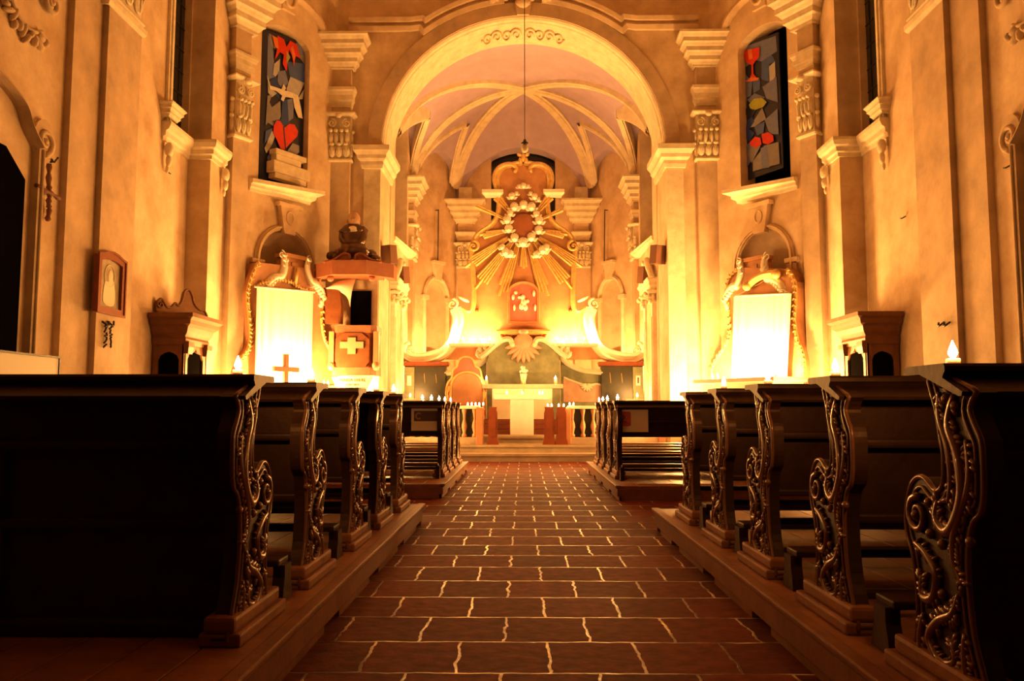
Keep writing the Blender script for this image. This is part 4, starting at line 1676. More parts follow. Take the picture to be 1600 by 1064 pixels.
# ================================================================ SIDE ALTARS
for s, sd in ((-1, 'left'), (1, 'right')):
    K = chamfer_frame(s)
    def kl(px, py, w=0.0, K=K, s=s):
        return K.loc(px, py, w)
    W0 = .30
    base = K.w(1.3, .3, 0)
    t = thing('side_altar', 'ochre side altar with carved frame behind a hung white cloth, %s of the chancel arch' % sd, 'altar', base)
    if s < 0:
        L_ = [(368, 600), (368, 585), (377, 560), (388, 545), (392, 525), (391, 505), (387, 470), (388, 450), (396, 425), (404, 410)]
        R_ = [(492, 420), (499, 440), (503, 470), (502, 500), (507, 530), (516, 548), (522, 575), (524, 600)]
    else:
        L_ = [(1112, 590), (1113, 575), (1124, 555), (1136, 535), (1141, 515), (1140, 480), (1137, 450), (1143, 430), (1160, 418)]
        R_ = [(1230, 420), (1242, 440), (1243, 470), (1241, 500), (1246, 530), (1253, 548), (1257, 570), (1256, 592)]
    def K3(p, w=W0):
        return kl(p[0], p[1], w)
    Lp = [tuple(q) for q in smooth([K3(p) for p in L_], 3)]
    Rp = [tuple(q) for q in smooth([K3(p) for p in R_], 3)]
    # right side of the frame as seen from here may be the far side; both follow the wall plane
    out = Lp + Rp
    mb = MB(K); mb.slab(out, (), .02, W0)
    mb.build('retable', M['ochre'], t)
    for pl in (Lp, Rp):
        mb = MB(K)
        mb.tube([(a, W0, b) for a, b in pl], .035, 7)
        leaf_run(mb, [(a, b) for a, b in pl], .05, W0 + .03, .3, 1)
        mb.build('edge_carving', M['gold'], t)
    # broken pediment with shells and a central block
    mb = MB(K)
    tops = ((402, 400), (488, 428)) if s < 0 else ((1150, 428), (1232, 425))
    cu = (nl + nr) / 2
    zt = K3((440, 450) if s < 0 else (1190, 455))[1]
    mb.slab([(cu - .34, zt), (cu - .22, zt + .62), (cu + .22, zt + .62), (cu + .34, zt)], (), .05, .26)
    mb.box(cu - .28, cu + .28, .04, .30, zt + .6, zt + .67)
    mb.box(cu - .08, cu + .08, .26, .285, zt + .15, zt + .52)
    mb.build('pediment_block', M['ochre'], t)
    mb = MB(K)
    for sg in (-1, 1):
        pts = smooth([(cu + sg * .62, zt - .25), (cu + sg * .68, zt + .0), (cu + sg * .5, zt + .17), (cu + sg * .36, zt + .2), (cu + sg * .28, zt + .42), (cu + sg * .30, zt + .62)], 4)
        n = len(pts)
        mb.tube([(a, W0, b) for a, b in pts], [.05 + .04 * math.sin(PI * i / (n - 1)) for i in range(n)], 7)
        leaf_run(mb, pts, .07, W0 + .04, .3, 2)
        volute(mb, (cu + sg * .34, zt + .62), .08, W0, sg)
        for i in range(6):
            mb.blob((cu + sg * (.45 + .05 * i), W0 + .03, zt + .18 - .05 * i), .07, .05, .05, 7, 5, rot=sg * .6)
    mb.build('pediment_carving', M['silver'], t)
    mb = MB(K)
    if s > 0:
        # tilted gilt bow over the cloth
        q = smooth([kl(*p, .42) for p in ((1167, 447), (1177, 437), (1190, 430), (1203, 427), (1212, 428))], 4)
        mb.strip([(-.06, .34), (-.06, .42), (0, .46), (.06, .42), (.06, .34)], q)
        for e in (q[0], q[-1]):
            mb.blob((e[0], .42, e[1]), .09, .08, .09, 10, 7)
    else:
        q = smooth([kl(*p, .36) for p in ((404, 446), (420, 440), (437, 437), (455, 441), (470, 450), (487, 456))], 4)
        n = len(q)
        mb.tube([(a, .34, b) for a, b in q], .03, 6)
        leaf_run(mb, q, .05, .36, .3, 1)
        e = kl(465, 418, .36); e2 = kl(461, 445, .36)
        mb.tube([(e[0], .36, e[1]), (e2[0], .36, e2[1])], .035, 6)
    mb.build('bow_moulding', M['gold'], t)
    # mensa under the cloth
    mb = MB(K)
    zm = K3((440, 603) if s < 0 else (1180, 592))[1]
    mb.bbox(cu - 1.0, cu + (.95 if s > 0 else .6), .02, .95 if s > 0 else .86, zm - .08, zm, .015)
    mb.build('mensa', M['cream'], t)
    mb = MB(K)
    prof = [(cu - .75, 0), (cu + .75, 0), (cu + .75, .12), (cu + .62, .25), (cu + .68, .6), (cu + .85, zm - .08), (cu - .85, zm - .08), (cu - .68, .6), (cu - .62, .25), (cu - .75, .12)]
    mb.slab(prof, (), .02, .8)
    mb.build('altar_body', M['cream'], t)
    # hung white cloth
    CW = .40
    if s < 0:
        c4 = ((401, 449), (489, 457), (485, 604), (398, 604))
    else:
        c4 = ((1147, 464), (1237, 459), (1231, 592), (1143, 596))
    q4 = [kl(*p, CW) for p in c4]
    cl_ = thing('altar_cloth', 'long white cloth hung from a rod in front of the %s side altar' % sd, 'cloth', K.w((q4[0][0] + q4[1][0]) / 2, CW, q4[3][1]))
    mb = MB(K)
    nu, nv = 60, 10
    vs = []; fs = []
    zbot = zm + .01
    for side in (0, 1):
        for j in range(nv + 1):
            for i in range(nu + 1):
                a = i / nu; b = j / nv
                u = (q4[0][0] * (1 - a) + q4[1][0] * a) * (1 - b) + (q4[3][0] * (1 - a) + q4[2][0] * a) * b
                zt_ = q4[0][1] * (1 - a) + q4[1][1] * a
                z = zt_ * (1 - b) + zbot * b
                w = CW + (.018 * math.sin(a * 46 + 2 * math.sin(a * 9)) + .01 * math.sin(a * 21)) * (.25 + .75 * b) + side * .006
                vs.append((u, w, z))
    n1 = (nu + 1) * (nv + 1)
    for side in (0, 1):
        for j in range(nv):
            for i in range(nu):
                a = side * n1 + j * (nu + 1) + i
                fs.append((a, a + 1, a + nu + 2, a + nu + 1))
    mb.add(vs, fs, True)
    mb.build('cloth', M['cloth'], cl_)
    mb = MB(K)
    mb.tube([(q4[0][0] - .04, CW, q4[0][1] + .01), (q4[1][0] + .04, CW, q4[1][1] + .01)], .02, 8)
    mb.build('rod', M['cloth'], cl_)
    mb = MB(K)
    um = (q4[0][0] + q4[1][0]) / 2
    mb.tube([(q4[0][0], CW, q4[0][1]), (um, CW - .08, q4[0][1] + .22), (q4[1][0], CW, q4[1][1])], .007, 5)
    mb.build('cord', M['cream'], cl_)
    # candles on the mensa
    for k in range(7):
        uu = cu - .8 + (1.5 if s > 0 else 1.3) * k / 6
        p = K.w(uu, .8 if k % 2 else .68, zm)
        candle(p.x, p.y, zm, 'candle in the crowd on the %s side altar' % sd, 'candles on the %s side altar' % sd, h=.05, r=.022, fh=.06, power=P_SIDE_R if s > 0 else P_SIDE_L)

# bare wooden cross in front of the left side altar
K = chamfer_frame(-1)
cw = .9
p = K.loc(447, 553, cw); q = K.loc(447, 604, cw)
t = thing('wooden_cross', 'plain pale wooden cross standing before the left white cloth', 'cross', K.w(p[0], cw, q[1]))
mb = MB(K); mb.bbox(p[0] - .045, p[0] + .045, cw - .03, cw + .03, q[1] - .02, p[1], .008); mb.build('upright', M['ochre'], t)
a = K.loc(427, 576, cw); b = K.loc(466, 576, cw)
mb = MB(K); mb.bbox(a[0], b[0], cw - .025, cw + .04, a[1] - .045, a[1] + .045, .008); mb.build('crossbar', M['ochre'], t)

# ================================================================ PAINTED WINDOWS
def paint_mat(name, col, e=.0):  # e puts a faint dusk glow into the facet's own colour
    return mat(name, col, .35, var=.25, scale=9, emit=col if e else None, est=e)
E0 = .12
PC = {'red': paint_mat('painted_red', (.70, .035, .012), .0), 'orange': paint_mat('painted_orange', (.8, .2, .04), .0), 'white': paint_mat('painted_white', (.62, .66, .80), .0),
      'grey': paint_mat('painted_grey_glow', (.17, .20, .34), .01), 'blue': paint_mat('painted_blue_glow', (.02, .05, .16), .03), 'dark': paint_mat('painted_dark_glow', (.012, .016, .035), .02),
      'pale': paint_mat('painted_pale', (.50, .50, .54), .0), 'dove': paint_mat('painted_dove', (.86, .80, .68), .0), 'tan': paint_mat('painted_tan', (.26, .25, .28), .0), 'yellow': paint_mat('painted_yellow', (.40, .42, .05), .0), 'steel': paint_mat('painted_steel_glow', (.06, .10, .22), .03)}
# pixel polygons of the facets, back to front
LEFTP = [('dark', [(409, 44), (484, 70), (474, 268), (405, 282)]),
 ('grey', [(419, 54), (426, 70), (430, 120), (417, 125)]), ('tan', [(420, 52), (428, 56), (434, 80), (424, 72)]),
 ('blue', [(430, 120), (418, 130), (440, 160), (452, 130)]), ('steel', [(448, 96), (478, 100), (478, 130), (455, 128)]),
 ('grey', [(462, 66), (482, 76), (478, 92), (466, 86)]), ('tan', [(466, 88), (480, 84), (478, 104)]),
 ('pale', [(428, 100), (437, 92), (436, 112), (430, 120), (426, 116)]),
 ('grey', [(434, 112), (445, 110), (450, 130), (440, 140), (433, 128)]),
 ('pale', [(453, 120), (475, 130), (466, 150), (450, 150), (447, 140)]), ('pale', [(475, 138), (472, 155), (464, 156)]),
 ('pale', [(417, 118), (424, 140), (432, 146), (424, 152), (418, 145)]),
 ('tan', [(417, 150), (424, 148), (420, 160), (424, 168), (437, 158), (438, 182), (430, 200), (418, 192), (414, 196)]),
 ('blue', [(440, 158), (454, 154), (456, 180), (448, 200), (438, 196)]), ('grey', [(448, 156), (458, 154), (457, 185), (450, 190)]),
 ('steel', [(414, 205), (425, 200), (420, 215), (412, 225)]), ('pale', [(412, 232), (424, 204), (428, 214), (424, 226), (415, 240)]),
 ('blue', [(424, 190), (440, 186), (455, 196), (448, 206)]),
 ('tan', [(448, 235), (456, 224), (466, 228), (466, 238), (458, 246), (448, 242)]), ('grey', [(416, 246), (424, 232), (428, 250), (418, 262)]),
 ('red', [(432, 56), (442, 62), (446, 74), (452, 64), (462, 70), (468, 92), (460, 88), (458, 104), (454, 86), (450, 78), (446, 112), (440, 100), (442, 86), (436, 82), (428, 94), (432, 74)]),
 ('orange', [(424, 56), (432, 60), (434, 78), (428, 74)]), ('yellow', [(446, 80), (452, 90), (446, 100)]), ('orange', [(452, 76), (456, 72), (460, 90), (457, 96)]),
 ('dove', [(416, 118), (420, 134), (432, 138), (438, 140), (441, 132), (445, 138), (443, 142), (452, 144), (464, 150), (468, 168), (471, 186), (464, 184), (458, 168), (456, 154), (444, 152), (441, 159), (437, 156), (439, 150), (430, 143), (420, 140)]),
 ('red', [(426, 196), (430, 189), (436, 190), (441, 198), (443, 200), (450, 194), (458, 195), (464, 206), (462, 214), (450, 226), (441, 236), (436, 232), (430, 218), (425, 208)]),
 ('dark', [(440, 198), (442, 199), (446, 246), (444, 246)])]
RIGHTP = [('dark', [(1154, 74), (1216, 50), (1224, 262), (1160, 284)]),
 ('grey', [(1155, 76), (1212, 56), (1214, 80), (1190, 96), (1160, 90)]), ('tan', [(1156, 78), (1166, 90), (1172, 100), (1160, 108), (1156, 100)]),
 ('steel', [(1190, 96), (1206, 86), (1212, 96), (1202, 100), (1202, 128), (1190, 124)]), ('pale', [(1202, 104), (1211, 96), (1212, 120), (1203, 130)]),
 ('tan', [(1157, 128), (1166, 116), (1170, 128), (1162, 140), (1157, 144)]), ('grey', [(1166, 118), (1176, 126), (1174, 150), (1160, 156), (1158, 146)]),
 ('steel', [(1176, 126), (1188, 122), (1188, 140), (1178, 146)]), ('grey', [(1192, 136), (1214, 120), (1216, 160), (1198, 154)]),
 ('tan', [(1160, 158), (1168, 152), (1166, 200), (1160, 204)]), ('grey', [(1168, 156), (1180, 146), (1196, 152), (1190, 160), (1176, 164)]),
 ('dark', [(1166, 170), (1182, 172), (1176, 184), (1164, 178)]), ('tan', [(1172, 200), (1192, 168), (1198, 186), (1180, 198)]),
 ('blue', [(1168, 190), (1176, 182), (1180, 190), (1172, 202), (1180, 208), (1172, 222), (1166, 214)]), ('steel', [(1180, 198), (1196, 190), (1194, 208), (1184, 212)]),
 ('grey', [(1196, 188), (1216, 170), (1218, 210), (1204, 210)]),
 ('grey', [(1162, 232), (1174, 222), (1182, 228), (1176, 250), (1164, 268)]), ('tan', [(1168, 242), (1174, 231), (1190, 228), (1176, 255)]),
 ('tan', [(1178, 252), (1196, 228), (1218, 222), (1220, 256), (1178, 268)]), ('grey', [(1190, 232), (1200, 228), (1204, 262), (1192, 264)]),
 ('red', [(1164, 80), (1188, 74), (1188, 90), (1182, 96), (1178, 102), (1179, 116), (1184, 122), (1172, 126), (1176, 116), (1176, 102), (1168, 98), (1164, 90)]),
 ('orange', [(1170, 78), (1176, 77), (1178, 92), (1172, 94)]), ('orange', [(1166, 128), (1176, 121), (1188, 122), (1186, 126), (1172, 128)]),
 ('yellow', [(1172, 164), (1180, 155), (1192, 153), (1200, 160), (1194, 168), (1182, 172), (1174, 170)]),
 ('red', [(1174, 222), (1182, 214), (1190, 216), (1192, 226), (1184, 231), (1175, 229)]), ('red', [(1192, 210), (1202, 207), (1210, 212), (1211, 221), (1202, 226), (1194, 224)])]
for s, polys, lab, n_ in ((-1, LEFTP, 'left', 6), (1, RIGHTP, 'right', 7)):
    K = chamfer_frame(s)
    WW = -.14 if s < 0 else -.2
    mb = MB(K)
    mats = [M['black']] + [PC[k] for k in PC]
    keys = list(PC)
    for li, (cname, pts) in enumerate(polys):
        mb.mi = 1 + keys.index(cname)
        q = [K.loc(p[0], p[1], WW) for p in pts]
        lift = WW + .0015 * li
        tris = tessellate_polygon([[Vector((a, b, 0)) for a, b in q]])
        b0 = [(a, lift, b) for a, b in q]
        if li == 0:
            mb.slab(q, (), WW - .03, WW)
        else:
            mb.slab(q, (), lift - .0012, lift)
    o = struct(mb, 'window_%d' % n_, mats)
    mb = MB(K)
    mb.box(.5, 2.05, -.46, -.40, 5.2, 8.5)
    struct(mb, 'trim_window_back_%s' % lab, M['black'])
# broken moulding piece lying on the left sill
K = chamfer_frame(-1)
t = thing('moulding_block', 'loose stepped stucco moulding on the sill below the red heart', 'block', K.w(1.35, 0, 5.3))
mb = MB(K)
a = K.loc(424, 262, -.02); b = K.loc(483, 290, -.02)
mb.bbox(a[0] + .02, 1.78, -.12, .06, 5.30, 5.40, .01)
mb.bbox(a[0] - .04, 1.84, -.12, .10, 5.40, 5.62, .02)
mb.build('base', M['stucco'], t)
mb = MB(K)
mb.bbox(a[0] + .06, 1.66, -.12, .04, 5.62, 5.78, .02)
mb.bbox(a[0] + .02, 1.76, -.12, .08, 5.76, 5.86, .02)
mb.build('cap', M['stucco'], t)

# ================================================================ PULPIT
PY = 15.15
pl_ = lambda px, py, dy=0.0: at(px, py, PY + dy)
PXc = (pl_(516, 540).x + pl_(588, 540).x) / 2
t = thing('pulpit', 'red-brown pulpit with a pale cross on its front, beside the left arch pier', 'pulpit', (PXc, PY + .4, 0))
def poly_ring(hw, d, bev):
    return [(PXc - hw, PY + .62), (PXc - hw, PY + bev + d), (PXc - hw + bev, PY + d), (PXc + hw - bev, PY + d), (PXc + hw, PY + bev + d), (PXc + hw, PY + .62)]
hw = (pl_(586, 540).x - pl_(518, 540).x) / 2
zt = pl_(550, 513).z; zb = pl_(550, 578).z
mb = MB(); mb.slabz(poly_ring(hw, .01, .12), zb, zt)
mb.build('body', M['redwood'], t)
for k in (-1, 1):
    mb = MB()
    x = PXc + k * (hw + .01)
    mb.bbox(x - .05, x + .05, PY + .02, PY + .14, zb, zt - .05, .012)
    mb.blob((x, PY + .06, zb + .08), .08, .08, .09)
    mb.build('corner_scroll', M['ochre'], t)
mb = MB(frame_at(PY))
x0, x1 = pl_(524, 540).x, pl_(577, 540).x
z0, z1 = pl_(550, 573).z, pl_(550, 520).z
fr = [(x0 + .06, z0), (x1 - .06, z0), (x1, z0 + .1), (x1, z1 - .12), (x1 - .15, z1), (x0 + .15, z1), (x0, z1 - .12), (x0, z0 + .1)]
mb.slab(fr, (), -.005, .014)
pn = mb.build('front_panel', M['brown'], t)
mb = MB(frame_at(PY))
ccx, ccz = pl_(550, 540).x, pl_(550, 540).z
cr_ = [(-.075, -.16), (.075, -.16), (.075, -.05), (.22, -.05), (.22, .07), (.075, .07), (.075, .15), (-.075, .15), (-.075, .07), (-.22, .07), (-.22, -.05), (-.075, -.05)]
mb.slab([(ccx + a, ccz + b) for a, b in cr_], (), .012, .04)
mb.build('cross', M['skin'], pn)
mb = MB()
r = poly_ring(hw + .01, .005, .1)
mb.sweep([(0, zt - .08), (.03, zt - .08), (.06, zt - .03), (.12, zt), (.13, zt + .06), (.0, zt + .06)], list(reversed(r)))
mb.slabz(poly_ring(hw - .02, .02, .1), zt - .01, zt + .055)
mb.sweep([(0, zb - .10), (.05, zb - .10), (.13, zb - .05), (.13, zb), (.06, zb + .05), (0, zb + .05)], list(reversed(r)))
mb.build('cornice', M['terracotta'], t)
# tapered underside with an inscription
mb = MB()
zc = pl_(550, 588).z; zd = 1.18
def frus(h0, h1, z0, z1):
    n = 14
    vs = []; fs = []
    for h, z in ((h0, z0), ((h0 * 1.3 + h1) / 2.3 + .03, z0 + (z1 - z0) * .5), (h1, z1)):
        for i in range(n + 1):
            a = PI + PI * i / n
            vs.append((PXc + h * math.cos(a), PY + .55 + h * 1.05 * math.sin(a), z))
    for k in range(2):
        for i in range(n):
            a = k * (n + 1) + i
            fs.append((a, a + 1, a + n + 2, a + n + 1))
    mb.add(vs, fs, True)
frus(hw, hw * .62, zb - .1, zd)
mb.lathe([(hw * .6, 0), (.22, -.1), (.2, -.9), (.26, -1.0), (.28, -1.17)], (PXc, PY + .55, zd), 16)
bs = mb.build('tapered_base', M['cream'], t)
def text_mesh(body_, size, loc, rot, mt, name, parent, ext=.003):
    cu_ = bpy.data.curves.new(name, 'FONT')
    cu_.body = body_
    cu_.size = size
    cu_.extrude = ext
    cu_.align_x = 'CENTER'
    tmp = bpy.data.objects.new(name, cu_)
    C.objects.link(tmp)
    dg = bpy.context.evaluated_depsgraph_get()
    me = bpy.data.meshes.new_from_object(tmp.evaluated_get(dg))
    bpy.data.objects.remove(tmp)
    R = Matrix.Translation(Vector(loc)) @ rot
    me.transform(R)
    off = Vector((0, 0, 0)); p = parent
    while p is not None:
        off += Vector(p.location); p = p.parent
    me.transform(Matrix.Translation(-off))
    me.materials.clear(); me.materials.append(mt)
    o = bpy.data.objects.new(name, me)
    C.objects.link(o); o.parent = parent
    return o
plate = MB(frame_at(PY + .02))
pz = pl_(550, 600).z
zp1 = pl_(550, 589).z; zp0 = pl_(550, 611).z
plate.slab([(PXc - .40, zp1), (PXc + .38, zp1), (PXc + .26, zp0), (PXc - .28, zp0)], (), .0, .02)
pb = plate.build('inscription_plate', M['cream'], t)
RX = Matrix.Rotation(PI / 2, 4, 'X')
for i, (tx, sz) in enumerate((('MARIA EBERL', .085), ('VERLOBTE', .055), ('N. KARLSBAD', .075))):
    text_mesh(tx, sz, (PXc + .0, PY - .003, zp1 - .085 - .078 * i), RX, M['brown'], 'inscription', pb)
# back wall of the pulpit: dark doorway and draped cloth
mb = MB(frame_at(PY + .85))
a = at(549, 455, PY + .85); b = at(580, 507, PY + .85)
mb.box(a.x, b.x, 0, .04, b.z - .4, a.z)
mb.build('doorway', M['black'], t)  # flat black panel stands for the shade in the opening
mb = MB(frame_at(PY + .88))
a = at(500, 455, PY + .88); b = at(590, 507, PY + .88)
mb.box(a.x + .05, b.x, 0, .03, b.z - .4, at(500, 437, PY + .88).z)
mb.build('back_board', M['pilaster'], t)
mb = MB(frame_at(PY + .6))
a = at(498, 450, PY + .6)
out = [at(*p, PY + .6) for p in ((500, 452), (533, 452), (537, 480), (536, 507), (502, 507))]
mb.slab([(p.x, p.z) for p in out], (), 0, .2)
mb.build('side_panel', M['brown'], t)
# curved pale cloth hanging under the canopy
mb = MB()
vs = []; fs = []
n = 12
top = [at(*p, PY + .45) for p in ((510, 451), (525, 441), (540, 437), (556, 435))]
top = smooth([tuple(p) for p in top], 4)
bot = [at(*p, PY + .45) for p in ((512, 452), (528, 455), (542, 464), (547, 480))]
bot = smooth([tuple(p) for p in bot], 4)
for i in range(len(top)):
    for j in range(5):
        f_ = j / 4
        p = Vector(top[i]) * (1 - f_) + Vector(bot[i]) * f_
        vs.append((p.x, p.y - .12 * math.sin(PI * f_), p.z))
for i in range(len(top) - 1):
    for j in range(4):
        a = i * 5 + j
        fs.append((a, a + 1, a + 6, a + 5))
mb.add(vs, fs, True)
mb.add([(x, y + .02, z) for x, y, z in vs], fs, True)
mb.build('drape', M['paper'], t)

# sounding board
zb2 = pl_(550, 432).z; zt2 = pl_(550, 410).z
cxs = (pl_(497, 415).x + pl_(603, 415).x) / 2
hw2 = (pl_(603, 415).x - pl_(497, 415).x) / 2 - .13
t2 = thing('sounding_board', 'red-brown carved sounding board hanging above the pulpit', 'canopy', (cxs, PY + .4, zb2))
mb = MB()
ring = [(cxs - hw2, PY + .6), (cxs - hw2, PY + .3), (cxs - hw2 + .3, PY), (cxs + hw2 - .3, PY), (cxs + hw2, PY + .3), (cxs + hw2, PY + .6)]
h = zt2 - zb2
mb.sweep([(-.25, zb2), (-.1, zb2), (-.05, zb2 + .12 * h), (.0, zb2 + .3 * h), (.02, zb2 + .45 * h), (.08, zb2 + .55 * h), (.10, zb2 + .8 * h), (.05, zb2 + .85 * h), (.05, zt2), (-.25, zt2)], list(reversed(ring)))
mb.slabz([(x, y) for x, y in ring], zb2 + .1 * h, zt2 - .02)
mb.build('board', M['terracotta'], t2)
mb = MB(frame_at(PY - .04))
for px in (541, 562):
    u = at(px, 408, PY).x
    k = 1 if px > 550 else -1
    z = zt2
    pts = smooth([(u + k * .42, z), (u + k * .22, z + .04), (u + k * .05, z + .15), (u - k * .06, z + .13), (u - k * .07, z + .04)], 4)
    mb.tube([(a, 0, b) for a, b in pts], .03, 6)
    mb.slab([(a, b) for a, b in pts] + [(u - k * .07, z - .02), (u + k * .42, z - .02)], (), -.08, 0)
for k in (-1, 1):
    mb.blob((cxs + k * (hw2 - .12), .0, zb2 - .04), .07, .06, .07)
mb.build('scroll_crest', M['terracotta'], t2)

# statue on the canopy: seated evangelist figure, dark with pale limbs
SY = PY + .45
sp = lambda px, py: at(px, py, SY)
fx = sp(553, 380).x
t3 = thing('statue', 'dark seated statue with bald head on top of the pulpit canopy', 'statue', (fx, SY, zt2))
def skinned(chain, edges, radii, name, mt, parent, sub=2):
    me = bpy.data.meshes.new(name)
    off = Vector((0, 0, 0)); p = parent
    while p is not None:
        off += Vector(p.location); p = p.parent
    me.from_pydata([Vector(c) - off for c in chain], edges, [])
    o = bpy.data.objects.new(name, me)
    C.objects.link(o)
    md = o.modifiers.new('skin', 'SKIN')
    for i, r in enumerate(radii):
        me.skin_vertices[0].data[i].radius = (r, r)
    me.skin_vertices[0].data[0].use_root = True
    md2 = o.modifiers.new('sub', 'SUBSURF'); md2.levels = sub; md2.render_levels = sub
    dg = bpy.context.evaluated_depsgraph_get()
    m2 = bpy.data.meshes.new_from_object(o.evaluated_get(dg))
    bpy.data.objects.remove(o)
    for p_ in m2.polygons:
        p_.use_smooth = True
    m2.materials.clear(); m2.materials.append(mt)
    o2 = bpy.data.objects.new(name, m2)
    C.objects.link(o2); o2.parent = parent
    return o2
def V3(px, py, dy=0.0):
    p = sp(px, py); return (p.x, p.y + dy, p.z)
skinned([V3(553, 392), V3(552, 380), V3(553, 366), V3(553, 356), V3(541, 362), V3(536, 376, -.1), V3(546, 384, -.2), V3(565, 363), V3(570, 376, -.1), V3(560, 386, -.2), V3(545, 398, -.2), V3(542, 407, -.15), V3(565, 394, -.2), V3(580, 404, -.15), V3(553, 348)],
        [(0, 1), (1, 2), (2, 3), (3, 4), (4, 5), (5, 6), (3, 7), (7, 8), (8, 9), (0, 10), (10, 11), (0, 12), (12, 13), (3, 14)],
        [.30, .25, .25, .16, .12, .09, .05, .12, .09, .05, .18, .15, .16, .09, .07], 'robed_body', M['bronze'], t3)
mb = MB()
p = sp(553, 345)
mb.blob((p.x, p.y, p.z + .02), .125, .14, .165, 16, 12)
mb.blob((p.x, p.y - .14, p.z - .01), .02, .025, .03, 6, 5)
for k in (-1, 1):
    mb.blob((p.x + k * .125, p.y, p.z - .01), .015, .02, .03, 6, 5)
    mb.blob((p.x + k * .045, p.y - .13, p.z + .02), .018, .01, .01, 6, 5)
mb.blob((p.x, p.y - .05, p.z - .09), .06, .05, .06, 10, 7)
mb.build('head', M['skin'], t3)
mb = MB()
p = sp(553, 364)
mb.blob((p.x, p.y - .10, p.z + .02), .15, .10, .10, 12, 8)
p = sp(570, 393); mb.blob((p.x, p.y - .2, p.z), .15, .06, .045, 10, 6, rot=-.5)
p = sp(540, 365); mb.blob((p.x, p.y - .12, p.z), .04, .05, .07, 8, 6)
mb.build('pale_drapery', M['silver'], t3)
mb = MB()
for i in range(12):
    a = i / 11
    p = sp(520 + 66 * a, 403 - 8 * math.sin(PI * a) + (3 if i % 2 else -2))
    mb.blob((p.x, p.y - .05, p.z), .12, .16, .10, 8, 6)
mb.build('cloud_base', M['bronze'], t3)
# thin pole through the canopy
mb = MB(); p = sp(588, 402); mb.lathe([(.05, 0), (.05, .12), (.07, .14), (.03, .2)], (p.x, p.y, zt2), 10)
single(mb, 'finial', M['redwood'], 'small turned finial at the right end of the pulpit canopy', 'finial')

# ================================================================ CONFESSIONALS
for s, sd in ((-1, 'left'), (1, 'right')):
    x0, x1 = s * 5.58, s * 5.10
    y0, y1 = 12.12, 12.98
    t = thing('confessional', 'dark varnished confessional with curved cornice against the %s wall' % sd, 'confessional', (s * 5.35, 12.6, 0))
    zt = 2.12
    mb = MB()
    for yy in (y0, y1 - .05):
        a, b = sorted((x1, x1 + s * .07)); mb.bbox(a, b, yy, yy + .07, 0, zt, .01)
        a, b = sorted((x0, x0 - s * .07)); mb.bbox(a, b, yy, yy + .07, 0, zt, .01)
    a, b = sorted((x0, x1))
    # near face with a shaped opening
    fr_ = Frame((0, y0 + .01), (1, 0), (0, -1))
    mb.fr = fr_
    m_ = (a + b) / 2
    op = [(a + .08, .25), (b - .08, .25), (b - .08, 1.72), (b - .11, 1.79), (m_ + .07, 1.83), (m_, 1.85), (m_ - .07, 1.83), (a + .11, 1.79), (a + .08, 1.72)]
    mb.slab([(a, 0), (b, 0), (b, zt), (a, zt)], [op], -.03, 0)
    mb.fr = Frame((x1, 0), (0, 1), (-s, 0))
    m_ = (y0 + y1) / 2
    op = [(y0 + .13, .25), (y1 - .13, .25), (y1 - .13, 1.74), (y1 - .2, 1.84), (m_ + .06, 1.86), (m_, 1.92), (m_ - .06, 1.86), (y0 + .2, 1.84), (y0 + .13, 1.74)]
    mb.slab([(y0, 0), (y1, 0), (y1, zt), (y0, zt)], [op], -.03, 0)
    mb.fr = None
    mb.box(a, b, y1 - .03, y1, 0, zt)
    mb.box(a, b, y0, y1, zt - .04, zt)
    mb.build('case', M['confess'], t)
    mb = MB(); mb.box(a + .10, b - .10, y0 + .12, y1 - .10, .02, zt - .05)  # black fill and sheets stand in for the shade inside
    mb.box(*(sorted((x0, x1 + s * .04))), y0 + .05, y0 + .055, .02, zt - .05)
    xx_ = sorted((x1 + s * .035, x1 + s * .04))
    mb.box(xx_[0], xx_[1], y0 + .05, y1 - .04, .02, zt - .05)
    mb.build('interior_shade', M['black'], t)
    mb = MB()
    path = [(x0, y0), (x1, y0), (x1, y1), (x0, y1)]
    prof = [(0, zt - .16), (.02, zt - .16), (.03, zt - .08), (.015, zt - .04), (.06, zt + .02), (.08, zt + .10), (.13, zt + .14), (.14, zt + .2), (.19, zt + .24), (.19, zt + .3), (0, zt + .3)]
    mb.sweep(prof, path if s > 0 else path) if False else mb.sweep([(o_, z_) for o_, z_ in prof], path if s < 0 else list(reversed(path)))
    a, b = sorted((x0, x1)); mb.box(a, b, y0, y1, zt + .18, zt + .3)
    mb.build('cornice', M['confess'], t)
    for yy in (y0 + .02, y1 - .12):
        mb = MB(Frame((x1, 0), (0, 1), (-s, 0)))
        ledge(mb, yy, yy + .1, .03, [(0, zt - .3), (.03, zt - .3), (.05, zt - .2), (.05, zt - .12), (0, zt - .12)])
        mb.build('console', M['confess'], t)
    # scrolled pediment rising over the near face
    if s < 0:
        fr_ = Frame((-5.56, y0 + .02), (.46, .84), (.84, -.46))
        mb = MB(fr_)
        pz = zt + .3
        out = [(.0, pz), (-.02, pz + .16), (.05, pz + .24), (.12, pz + .18), (.17, pz + .12), (.25, pz + .13), (.31, pz + .20), (.38, pz + .17), (.44, pz + .27), (.47, pz + .40), (.55, pz + .44), (.62, pz + .36), (.66, pz + .24), (.76, pz + .15), (.86, pz + .14), (.92, pz + .05), (.92, pz)]
        mb.slab([tuple(p) for p in smooth(out, 3)], (), -.02, .03)
        mb.tube([(a, .03, b) for a, b in smooth(out[1:-1], 4)], .02, 6)
        mb.tube(spiral(.05, pz + .15, .07, .01, PI / 2, 1.3, 18, .04), .014, 5)
        mb.build('pediment', M['confess'], t)
    else:
        pass
